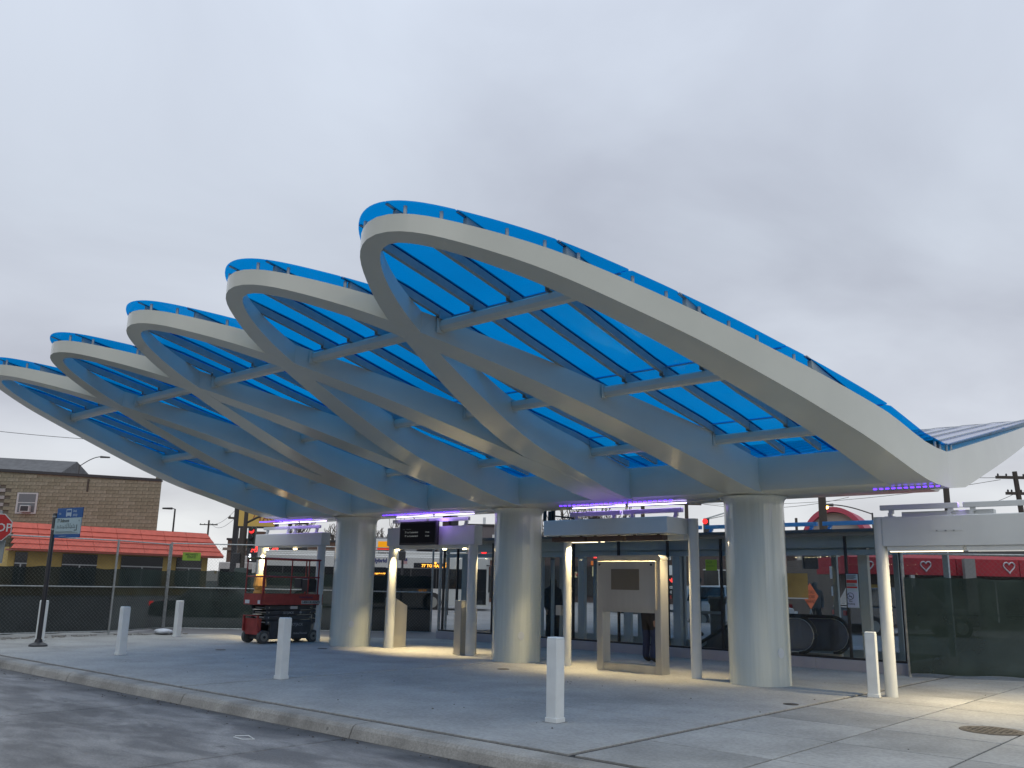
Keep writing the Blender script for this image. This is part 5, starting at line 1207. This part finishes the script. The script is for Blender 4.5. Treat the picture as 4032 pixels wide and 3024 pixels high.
def light_blocking_row():  # unseen row behind the camera, added to block light from the horizon
    for i, (x0, x1, H) in enumerate(((-62, -42, 8.5), (-41.6, -24, 9.5), (-23.6, -6, 8.8), (-5.6, 12, 9.2), (12.4, 30, 8.4), (30.4, 50, 9))):
        t = root('blocker_building', ((x0 + x1) / 2, -14, 0), label='%s of six brick buildings added to block light across the bus lane' % ('rightmost', 'second from the right', 'third from the right', 'third from the left', 'second from the left', 'leftmost')[i], cat='building', group='unseen brick buildings added to block light')
        MB().box(x0, x1, -24, -14, -.2, H).build('wall', brown, t, world=True); MB().box(x0 - .05, x1 + .05, -14.2, -13.9, H + .002, H + .2).build('coping', dark, t, world=True)
        n = 5; w = (x1 - x0) / n
        for k in range(n):
            for z in (1.0, 5.0):
                o = MB().box(x0 + w * k + .8, x0 + w * k + w - .8, -13.99, -13.93, z, z + 1.9).build('window', MAT['shop_window_dark'], t, world=True)
                MB().box(x0 + w * k + .7, x0 + w * k + w - .7, -13.98, -13.85, z - .1, z - .002).build('sill', kerbm, o, world=True)
light_blocking_row()

# ------------------------------------------------------------------ bus and cars
def bus():
    t = root('city_bus', SF(-13.2, 46, gz(46) - .14), label='white and dark city bus lettered Clean Air Hybrid Bus passing behind the fence', cat='bus', basis=SFB)
    bw = mat('bus_white', (.50, .50, .48), rough=.4, nscale=1, namt=.06); dk = mat('bus_dark', (.015, .017, .02), rough=.12)
    L_ = 12.0
    MB().cbox(0, L_, 0, 2.5, .30, 2.72, .05).build('body', bw, t)
    MB().cbox(.1, L_ - .15, .1, 2.4, 2.722, 2.80, .03).build('roof', bw, t); MB().cbox(5.2, 10.4, .35, 2.1, 2.802, 2.98, .04).build('roof_unit', bw, t); MB().cbox(.6, 4.4, .35, 2.1, 2.802, 2.92, .04).build('roof_unit', bw, t)
    MB().box(.2, L_ - .9, -.012, -.002, 1.15, 2.13).build('window_band', dk, t)
    for i in range(8): MB().box(.25 + i * 1.3, .29 + i * 1.3, -.02, -.013, 1.15, 2.13).build('window_bar', mat('bus_bar', (.05, .05, .05)), t)
    d = MB().box(L_ - .85, L_ - .1, -.014, -.002, .4, 2.15).build('front_door', dk, t); MB().box(5.6, 6.8, -.022, -.0135, .4, 2.15).build('rear_door', dk, t)
    MB().box(L_ + .001, L_ + .02, .15, 2.35, 1.0, 2.3).build('windscreen', dk, t)
    MB().box(8.2, 9.9, -.026, -.014, 2.16, 2.4).build('side_display', dk, t)
    s = MB().box(L_ - 2.7, L_ - 1.1, -.03, -.0265, 2.2, 2.34)
    M = WM[t.name]
    bl = mat('bus_blue', (.02, .03, .14), rough=.5)
    text('Clean Air Hybrid Bus', .27, tuple(M @ Vector((4.95, -.012, 2.40))), tuple(E1), (0, 0, 1), bl, t, ext=.004, bold=.012)
    text('Fueled by clean', .16, tuple(M @ Vector((6.3, .34, 2.84))), tuple(E1), (0, 0, 1), ink, t, ext=.003)
    text('77 TO HARLEM', .2, tuple(M @ Vector((8.6, -.03, 2.2))), tuple(E1), (0, 0, 1), amber, t, ext=.003, bold=.006)
    text('BLMONT', .17, tuple(M @ Vector((6.1, -.03, 1.75))), tuple(E1), (0, 0, 1), amber, t, ext=.003, bold=.006)
    text('8112', .2, tuple(M @ Vector((8.5, -.03, .95))), tuple(E1), (0, 0, 1), amber, t, ext=.003, bold=.006)
    fl = MB().box(7.55, 7.86, -.014, -.003, 2.34, 2.62).build('flag_decal', mat('flag_pink', (.42, .25, .25)), t); MB().box(7.70, 7.86, -.02, -.0145, 2.49, 2.62).build('flag_canton', bl, fl)
    for x in (9.25, 9.75): MB().box(x, x + .09, -.03, -.0145, 2.36, 2.45).build('marker_lamp', amber, t)
    MB().tube([(L_ - .1, -.02, 2.35), (L_ + .25, -.3, 2.3)], .03, 6).build('mirror_arm', dk, t); MB().cbox(L_ + .1, L_ + .3, -.42, -.2, 1.85, 2.35, .03).build('mirror', dark, t)
    for x in (2.6, 9.2):
        o = MB().tube([(x, -.01, .48), (x, .3, .48)], .48, 20).build('wheel', black, t, smooth=40); MB().tube([(x, -.03, .48), (x, -.011, .48)], .27, 16).build('rim', rim, o)
    # white box trailer / truck further left
    t = root('city_bus', SF(-16.2, 50, .16), label='second bus with a stepped white roof over dark windows behind the scissor lift', cat='bus', basis=SFB)
    MB().cbox(0, 4.6, 0, 2.4, .5, 2.35, .04).build('body', mat('truck_white', (.42, .39, .37), rough=.5, nscale=2, namt=.12), t); MB().box(.1, 4.5, -.015, -.002, .6, 1.98).build('window_band', dk, t)
    MB().cbox(4.62, 6.1, .1, 2.3, .4, 2.0, .1).build('cab', mat('cab_grey', (.18, .18, .18), rough=.4), t)
    MB().box(4.9, 5.7, .085, .0985, 1.2, 1.8).build('cab_window', dk, t); MB().cbox(1.0, 5.4, .5, 2.0, 2.352, 2.72, .05).build('roof_cover', mat('truck_white', (.42, .39, .37)), t)
    for x in (1.1, 5.2): MB().tube([(x, .0, .42), (x, .3, .42)], .42, 18).build('wheel', black, t)
bus()

def car(a, b, z, rz, col, label, kind='sedan', lights=None, parked=True):
    t = root('parked_car' if parked else 'car', SF(a, b, z), label=label, cat='car', basis=SFB @ Matrix.Rotation(rz, 4, 'Z'))
    cm = mat('carpaint_%.2f_%.2f_%.2f' % col, col, rough=.25, metal=.2, coat=.5); gl = mat('car_glass', (.02, .022, .025), rough=.08)
    if kind == 'sedan': lo = [(0, .35), (.05, .75), (.25, .85), (1.1, .92), (3.5, .92), (4.3, .86), (4.5, .65), (4.5, .35)]; cab = [(.95, .925), (1.5, 1.38), (2.9, 1.42), (3.75, .925)]; L_ = 4.5
    elif kind == 'pickup': lo = [(0, .45), (.03, 1.0), (2.0, 1.02), (4.4, 1.02), (5.2, .95), (5.3, .5)]; cab = [(2.0, 1.022), (2.15, 1.72), (3.3, 1.75), (4.1, 1.022)]; L_ = 5.3
    elif kind == 'van': lo = [(0, .35), (.03, .95), (.2, 1.02), (3.9, 1.0), (4.6, .85), (4.75, .35)]; cab = [(.1, 1.022), (.35, 1.68), (2.7, 1.74), (3.95, 1.0)]; L_ = 4.75
    else: lo = [(0, .4), (.03, .98), (3.3, .99), (4.4, .93), (4.65, .7), (4.65, .4)]; cab = [(.15, .992), (.45, 1.6), (2.7, 1.66), (3.5, .992)]; L_ = 4.65
    W_ = 1.8
    def tap(poly, y0, y1, tp, name, m_, par=t):
        n = len(poly); zs = [p[1] for p in poly]; z0 = min(zs); z1 = max(zs); v = []
        for yy, sg in ((y0, 1), (y1, -1)):
            for x, zz in poly: v.append((x, yy + sg * tp * (zz - z0) / (z1 - z0 + 1e-6), zz))
        return MB().add(v, [tuple(range(n)), tuple(range(2 * n - 1, n - 1, -1))] + [(i, n + i, n + (i + 1) % n, (i + 1) % n) for i in range(n)]).build(name, m_, par, bevel=.03)
    tap(lo, 0, W_, .06, 'body', cm); tap(cab, .1, W_ - .1, .2, 'cabin', cm)
    # side windows follow the cabin taper
    z0, z1 = cab[0][1], max(p[1] for p in cab)
    def q(x, zz, out=.012): return (x, .1 + .2 * (zz - z0) / (z1 - z0) - out, zz)
    xa = cab[0][0] + .18; xb = cab[-1][0] - .25; ta = cab[1][0] + .12; tb_ = cab[2][0] - .08; zl, zh = z0 + .05, z1 - .10
    xm = (xa + xb) / 2 - .1
    for (p0, p1, p2, p3) in (((xa, zl), (xm - .04, zl), (xm - .04, zh), (ta, zh)), ((xm + .04, zl), (xb, zl), (tb_, zh), (xm + .04, zh))):
        v = [q(*p) for p in (p0, p1, p2, p3)] + [q(*p, out=-.002) for p in (p0, p1, p2, p3)]
        MB().add(v, [(0, 1, 2, 3), (7, 6, 5, 4), (0, 4, 5, 1), (1, 5, 6, 2), (2, 6, 7, 3), (3, 7, 4, 0)]).build('side_window', gl, t)
    for (xA, zA), (xB, zB), nm in ((cab[0], cab[1], 'rear_window'), (cab[-1], cab[-2], 'windscreen')):
        sx = -1 if nm == 'rear_window' else 1
        f0, f1 = .12, .88
        P0 = (xA + (xB - xA) * f0, zA + (zB - zA) * f0); P1 = (xA + (xB - xA) * f1, zA + (zB - zA) * f1)
        v = [(P0[0] + sx * .012, .2, P0[1]), (P0[0] + sx * .012, W_ - .2, P0[1]), (P1[0] + sx * .012, W_ - .33, P1[1]), (P1[0] + sx * .012, .33, P1[1])]
        MB().add(v, [(0, 1, 2, 3)]).build(nm, gl, t)
    r = .34
    for x in (.85, L_ - .9):
        for y in (-.01, W_ - .21):
            o = MB().tube([(x, y, r), (x, y + .22, r)], r, 18).build('wheel', black, t, smooth=40)
            if y < 0: MB().tube([(x, y - .012, r), (x, y - .001, r)], r * .6, 14).build('rim', rim, o)
    hl = whitel if lights and 'h' in lights else W; tl = redl if lights and 't' in lights else signred
    for y in (.12, W_ - .42):
        MB().box(L_ - .03, L_ + .02, y, y + .3, .62, .74).build('headlight', hl, t); MB().box(-.02, .03, y, y + .28, .68, .84).build('tail_light', tl, t)
    return t
def cars():
    car(1.6, 75, .42, 0, (.07, .075, .055), 'olive grey minivan parked across the street seen left through the glass', 'van')
    car(4.6, 50, .30, math.radians(-75), (.45, .46, .46), 'white car with lit headlights driving toward the station', 'sedan', 'h', False)
    car(7.0, 38, .02, math.radians(-5), (.50, .50, .50), 'white van seen between the kiosk and the portal post', 'van')
    car(9.7, 45, .0, math.radians(8), (.22, .02, .025), 'red car partly hidden by the big right column', 'suv', 't')
    car(13.1, 48, .02, math.radians(4), (.05, .052, .055), 'dark pickup truck behind the orange road works sign', 'pickup')
    car(11.35, 31, .12, math.radians(-3), (.045, .048, .055), 'charcoal car close behind the glass at the right of the escalator', 'suv')
    car(-13.5, 34, -.1, math.radians(0), (.06, .06, .065), 'dark car with a red tail lamp dimly visible through the green scrim', 'sedan', 't')
cars()

# ------------------------------------------------------------------ street furniture
def poles():
    # tacos pole sign
    t = root('pole_sign', SF(-13.1, 43, 0), label='tall yellow TACOS sign on a thick black pole', cat='sign', basis=SFB)
    MB().box(-.33, -.09, .1, .3, 0, 6.4).build('pole', dark, t)
    MB().box(-.07, 1.68, 0, .3, 4.08, 5.4).build('cabinet', mat('sign_yellow', (.50, .33, .08), rough=.5, emit=(1, .7, .2), estr=.06), t)
    MB().box(-.1, 1.8, -.02, .32, 4.0, 4.078).build('frame', dark, t); MB().box(1.682, 1.8, -.02, .32, 4.08, 5.4).build('frame', dark, t)
    text('/ TACOS', .42, tuple(WM[t.name] @ Vector((.60, -.01, 4.36))), tuple(E1), (0, 0, 1), mat('taco_red', (.28, .05, .02)), t, ext=.004, bold=.008)
    # traffic signal post
    t = root('traffic_signal', SF(-12.2, 41, 0), label='street post carrying a red traffic signal and a lit white walk signal', cat='traffic signal', basis=SFB)
    MB().tube([(-.02, 0, 0), (-.02, 0, 5.0)], [.12, .09], 12).build('pole', wood, t); MB().cbox(-.3, .2, -.15, .2, 0, 2.1, .02).build('controller_box', mat('box_green', (.05, .07, .065), rough=.5), t)
    MB().tube([(0, 0, 4.1), (.5, -.1, 4.35), (1.0, -.2, 4.5)], .05, 8).build('mast_arm', wood, t)
    h = MB().cbox(.20, .52, -.25, .05, 2.95, 3.95, .03).build('signal_head', mat('signal_green', (.015, .03, .025), rough=.4), t)
    for k, z in enumerate((3.75, 3.42, 3.1)):
        MB().tube([(.36, -.26, z), (.36, -.29, z)], .115, 14).build('lens', redl if k == 0 else black, h)
        MB().tube([(.36, -.29, z + .07), (.36, -.45, z + .06)], .10, 10).build('visor', dark, h)
    w = MB().cbox(.24, .66, -.2, .05, 2.35, 2.80, .02).build('walk_signal', dark, t)
    MB().tube([(.36, -.205, 2.68), (.36, -.215, 2.68)], .04, 8).build('walk_figure', whitel, w); MB().add([(.30, -.21, 2.62), (.41, -.21, 2.64), (.39, -.21, 2.52), (.44, -.21, 2.42), (.37, -.21, 2.43), (.35, -.21, 2.5), (.29, -.21, 2.42), (.32, -.21, 2.55)], [(7, 6, 5, 4, 3, 2, 1, 0)]).build('walk_figure', whitel, w)
    MB().cbox(-.45, -.1, -.2, .05, 2.30, 2.75, .02).build('walk_signal', dark, t)
    # second tall dark post with plywood backed signals behind the middle column
    t = root('traffic_signal', SF(1.2, 31, 0), label='signal mast with dark signal heads seen from behind, right of the middle column', cat='traffic signal', basis=SFB)
    MB().tube([(.18, .1, -.1), (.18, .1, 4.6)], .08, 10).build('pole', dark, t); MB().tube([(.18, .1, 4.15), (1.0, .1, 4.35), (2.2, .1, 4.6)], .04, 6).build('mast_arm', dark, t); MB().tube([(.25, .1, 3.95), (.8, .1, 3.9), (1.3, .1, 3.7)], .03, 6).build('cable', dark, t)
    ply = mat('plywood', (.13, .12, .085), rough=.9, nscale=6, namt=.3)
    MB().box(-.47, -.20, -.05, -.02, 3.15, 3.98).build('back_plate', ply, t)
    MB().cbox(-.17, -.05, -.1, .1, 3.75, 4.13, .01).build('signal_head', dark, t); MB().cbox(0.0, .12, -.1, .1, 3.75, 4.1, .01).build('signal_head', dark, t)
    t = root('traffic_signal', SF(-2.95, 40, 0), label='dark signal heads above the right half of the screen portal', cat='traffic signal', basis=SFB)
    MB().cbox(-.2, .08, 0, .3, 3.85, 4.7, .02).build('signal_head', mat('signal_brown', (.05, .03, .025)), t); MB().cbox(.14, .5, 0, .3, 3.95, 4.55, .05).build('signal_head', dark, t); MB().tube([(.1, .35, -.1), (.1, .35, 4.7)], .06, 8).build('pole', dark, t)
    # mast with red light above station roof
    t = root('traffic_signal', SF(12.6, 55, 0), label='red traffic light hanging from a thin mast arm above the station roof', cat='traffic signal', basis=SFB)
    MB().tube([(1.6, 0, .4), (1.6, 0, 6.4)], .09, 8).build('pole', galv, t); MB().tube([(1.6, 0, 6.4), (.5, 0, 6.2), (-.9, 0, 5.75)], .05, 6).build('mast_arm', galv, t); MB().tube([(1.6, 0, 5.6), (.4, 0, 6.0), (-.7, 0, 5.75)], .03, 6).build('brace', galv, t)
    h = MB().cbox(-.95, -.62, -.2, .1, 4.75, 5.8, .03).build('signal_head', dark, t); MB().tube([(-.9, -.22, 5.6), (-.9, -.26, 5.6)], .16, 12).build('lens', redl, h)
    # red lamp seen through the end pane
    t = root('traffic_signal', SF(-1.6, 52, 0), label='bright red signal lamp seen through the left end of the station glass', cat='traffic signal', basis=SFB)
    MB().tube([(.1, .2, .3), (.1, .2, 4.0)], .07, 8).build('pole', dark, t); h = MB().cbox(-.2, .2, -.2, .1, 2.5, 3.6, .03).build('signal_head', dark, t); MB().tube([(-.04, -.22, 3.36), (-.04, -.27, 3.36)], .15, 12).build('lens', redl, h)
    # street lamps
    def lamp(a, b, H, arm, label, lit=None, r=.09, up=.9, m_=None):
        t = root('street_lamp', SF(a, b, 0), label=label, cat='street lamp', group='street lamps round the junction', basis=SFB); mm = m_ or mat('lamp_pole', (.06, .055, .055), rough=.5)
        MB().tube([(0, 0, 0), (0, 0, H)], [r * 1.2, r * .8], 10).build('pole', mm, t)
        pts = [(arm * k / 8, 0, H - up * .15 + up * math.sin(PI / 2 * k / 8)) for k in range(9)]
        MB().tube(pts, .04, 6).build('arm', mm, t)
        x = arm; s = 1 if arm > 0 else -1
        MB().tube([(x - .1 * s, 0, H + up * .83), (x + .75 * s, 0, H + up * .8)], [.10, .07], 8).build('lamp_head', mm, t)
        if lit: MB().lathe([(.05, H + up * .83 - .26), (.13, H + up * .83 - .18), (.11, H + up * .83 - .1)], (x + .35 * s, 0), 12).build('bulb', lit, t, smooth=True)
        return t
    lamp(-39.3, 80, 11.4, 1.9, 'street lamp with a curved arm rising over the tan block building')
    lamp(-29.5, 78, 7.45, -.35, 'short armed street lamp right of the tan block building', up=.05)
    lamp(23.24, 58, 6.6, -2.6, 'lit orange street lamp with a long arm beside the pink arch roof', lit=sodium, up=.55, r=.07)
    lamp(31.6, 80, 5.2, -1.3, 'small distant street lamp beside the rooftop unit at the right', up=.5, r=.05)
    # utility poles
    def upole(a, b, H, label, arms=((0, 1.2),), lean=0, r=.14, wood_=wood):
        t = root('utility_pole', SF(a, b, 0), label=label, cat='utility pole', group='wooden utility poles along the streets', basis=SFB)
        MB().tube([(lean, 0, 0), (0, 0, H)], [r * 1.2, r * .85], 8).build('pole', wood_, t)
        for dz, w in arms:
            o = MB().box(-w, w, -.06, .06, H - .35 - dz, H - .22 - dz).build('crossarm', wood_, t)
            for x in (-w + .1, -w * .45, w * .45, w - .1): MB().lathe([(.04, H - .219 - dz), (.05, H - .15 - dz), (.02, H - .1 - dz)], (x, 0), 6).build('insulator', dark, o)
        return t
    upole(-40.69, 120, 9.2, 'distant utility pole between the block building and the taco sign', ((.3, 1.2),))
    upole(23.7, 42, 7.3, 'leaning dark utility pole at the right edge of the picture', ((0, .9), (.75, .5)), lean=.5, r=.13)
    upole(23.3, 48, 9.5, 'utility pole standing behind the near end of the canopy spine', (), r=.17)
    upole(15.2, 44, 9.0, 'dark utility pole in front of the pink arched roof', (), r=.20)
    upole(11.6, 60, 7.4, 'utility pole with crossarm right of the heater shelter', ((0, 1.0),))
    upole(8.67, 60, 8.6, 'utility pole above the light bar of the heater shelter', ((1.2, 1.0),))
    upole(-14.9, 60, 8.2, 'utility pole seen above the farthest portal frame', ((1.4, 1.6), (2.6, 1.2)))
    upole(-18.7, 62, 8.2, 'utility pole left of the farthest portal frame', ((2.2, 1.0),))
    t = root('antenna_pole', SF(25.23, 80, 0), label='thin distant pole beside the right column above the blue light bars', cat='pole', basis=SFB); MB().tube([(0, 0, 0), (0, 0, 7.9)], .12, 6).build('shaft', wood, t)
    def wire(p, q, sag, r=.02, label='overhead cable', n=14):
        P, Q = Vector(p), Vector(q); pts = []
        for k in range(n + 1):
            u = k / n; w = P.lerp(Q, u); w.z -= sag * 4 * u * (1 - u); pts.append(tuple(w))
        o = MB().tube(pts, r, 4).build('cable', dark); tag(o, label, 'cable', 'overhead cables')
    wire(SF(23.7, 42, 7.05), SF(15.2, 44, 8.5), .5, .012, 'thin cable from the leaning pole at the right edge toward the dark pole')
    wire(SF(23.0, 42, 6.9), SF(11.6, 60, 7.2), .5, .012, 'long thin cable from the leaning right pole toward the shelter pole')
    wire(SF(23.7, 42, 6.3), SF(23.3, 48, 6.2), .3, .012, 'short cable between the two poles at the right')
    wire(SF(-60, 100, 17.6), SF(-20, 90, 15.2), .6, .03, 'single cable crossing the sky at the left edge')
    wire(SF(-40.7, 120, 8.9), SF(-18.7, 62, 7.0), .8, .02, 'cable running to the distant pole by the taco sign')
    wire(SF(-40.2, 120, 8.6), SF(-18.7, 62, 6.4), .8, .02, 'lower cable running to the distant pole by the taco sign')
    wire(SF(11.6, 60, 7.3), SF(23.3, 62, 8.0), .6, .015, 'cable passing above the pink arched roof')
    # road works diamond
    t = root('road_works_sign', SF(8.49, 26, 0), label='orange diamond road works sign seen through the glass above the escalator', cat='sign', basis=SFB @ Matrix.Rotation(math.radians(35), 4, 'Z'))
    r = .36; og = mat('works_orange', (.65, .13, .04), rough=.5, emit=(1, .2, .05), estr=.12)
    MB().xprism([(0, 1.45 - r), (r, 1.45), (0, 1.45 + r), (-r, 1.45)], -.01, 0).build('board', og, t)
    for k, s in enumerate(('ROAD', 'WORK', 'AHEAD')): text(s, .13, tuple(WM[t.name] @ Vector((0, -.014, 1.52 - k * .13))), tuple(WM[t.name].to_3x3() @ Vector((1, 0, 0))), (0, 0, 1), mat('works_ink', (.20, .04, .02)), t, center=True, ext=.001, bold=.001)
    for a, b in (((0, 0, 1.1), (.25, -.1, .18)), ((0, 0, 1.1), (-.25, -.1, .18)), ((0, 0, 1.1), (0, .3, .18))): MB().tube([a, b], .015, 6).build('leg', galv, t)
    t = root('street_sign_post', SF(10.6, 30, 0), label='pole with two small white parking notices across the street', cat='sign', basis=SFB)
    MB().tube([(0, 0, .1), (0, 0, 3.2)], .05, 8).build('post', dark, t); MB().box(-.14, .14, -.08, -.06, 2.0, 2.4).build('notice', W, t); MB().box(-.12, .12, -.08, -.06, 1.45, 1.75).build('notice', W, t); MB().cbox(-1.0, -.5, -.1, .1, 2.3, 2.9, .03).build('signal_back', dark, t); MB().tube([(0, 0, 2.85), (-.75, 0, 2.95)], .03, 6).build('bracket', dark, t)
    # notice post just outside the glass left of portal 2
    t = root('notice_post', SF(-4.6, 40, 0), label='black post with a grey notice plate in front of the bus', cat='sign', basis=SFB)
    MB().tube([(-.25, 0, 0), (-.25, 0, 3.4)], .05, 8).build('post', dark, t); MB().box(-.18, .35, -.05, -.02, 2.95, 3.45).build('plate', mat('plate_grey2', (.35, .36, .37)), t)
    MB().cbox(-.42, -.12, -.2, .0, 2.55, 2.95, .03).build('mirror', dark, t)
poles()

def tree(a, b, H, spread, label, seed, z0=0, dens=1.0):
    rr = random.Random(seed); t = root('bare_tree', SF(a, b, z0), label=label, cat='tree', group='bare winter trees beyond the street')
    tk = MB(); br = MB(); tw = MB()
    def limb(p, d, L_, r, lv, mb):
        n = 3; r = max(r, .034); pts = [p]; rs = [r]; q = Vector(p); dd = Vector(d)
        for i in range(n):
            dd = (dd + Vector((rr.uniform(-.22, .22), rr.uniform(-.22, .22), rr.uniform(-.05, .22)))).normalized(); q = q + dd * L_ / n; pts.append(tuple(q)); rs.append(max(.024, r * (1 - .5 * (i + 1) / n)))
        mb.tube(pts, rs, 5 if lv < 2 else 3, cap=False)
        if lv >= 4: return
        k = {0: 7, 1: 6, 2: 5, 3: 4}[lv]
        for i in range(k):
            s = rr.randint(1, n); base = pts[s]; out = Vector((rr.uniform(-1, 1), rr.uniform(-1, 1), rr.uniform(.1, .9))).normalized()
            nd = (dd * .55 + out * .75 * spread).normalized(); limb(base, nd, L_ * rr.uniform(.5, .72), rs[s] * .62, lv + 1, br if lv < 1 else tw)
    limb((0, 0, 0), (0, 0, 1), H * .42, H * .03, 0, tk)
    tk.build('trunk', bark, t); br.build('limbs', bark, t); tw.build('twigs', bark, t, kind='stuff')
    return t
def trees():
    spec = [(-13.3, 88, 8.8, 1.0, 'bare bushy tree right of the farthest column'), (-11.2, 92, 8.8, 1.1, 'bare tree left of the screen portal post'),
            (-20.5, 88, 8.0, 1.0, 'bare tree between the taco sign and the farthest portal'), (-17.5, 90, 8.2, 1.1, 'bare tree above the farthest portal header'),
            (-15.6, 95, 8.6, 1.0, 'bare tree above the right end of the farthest portal'),
            (3.6, 80, 9.2, 1.0, 'bare tree right of the middle column above the shelter'), (7.0, 84, 9.8, 1.1, 'bare tree above the left bar of the heater shelter'), (10.8, 82, 9.4, 1.1, 'bare tree above the right bar of the heater shelter'),
            (13.8, 95, 8.0, 1.0, 'small bare tree behind the hanging red signal')]
    for i, (a, b, H, sp, lb) in enumerate(spec): tree(a, b, H, sp, lb, 20 + i)
trees()
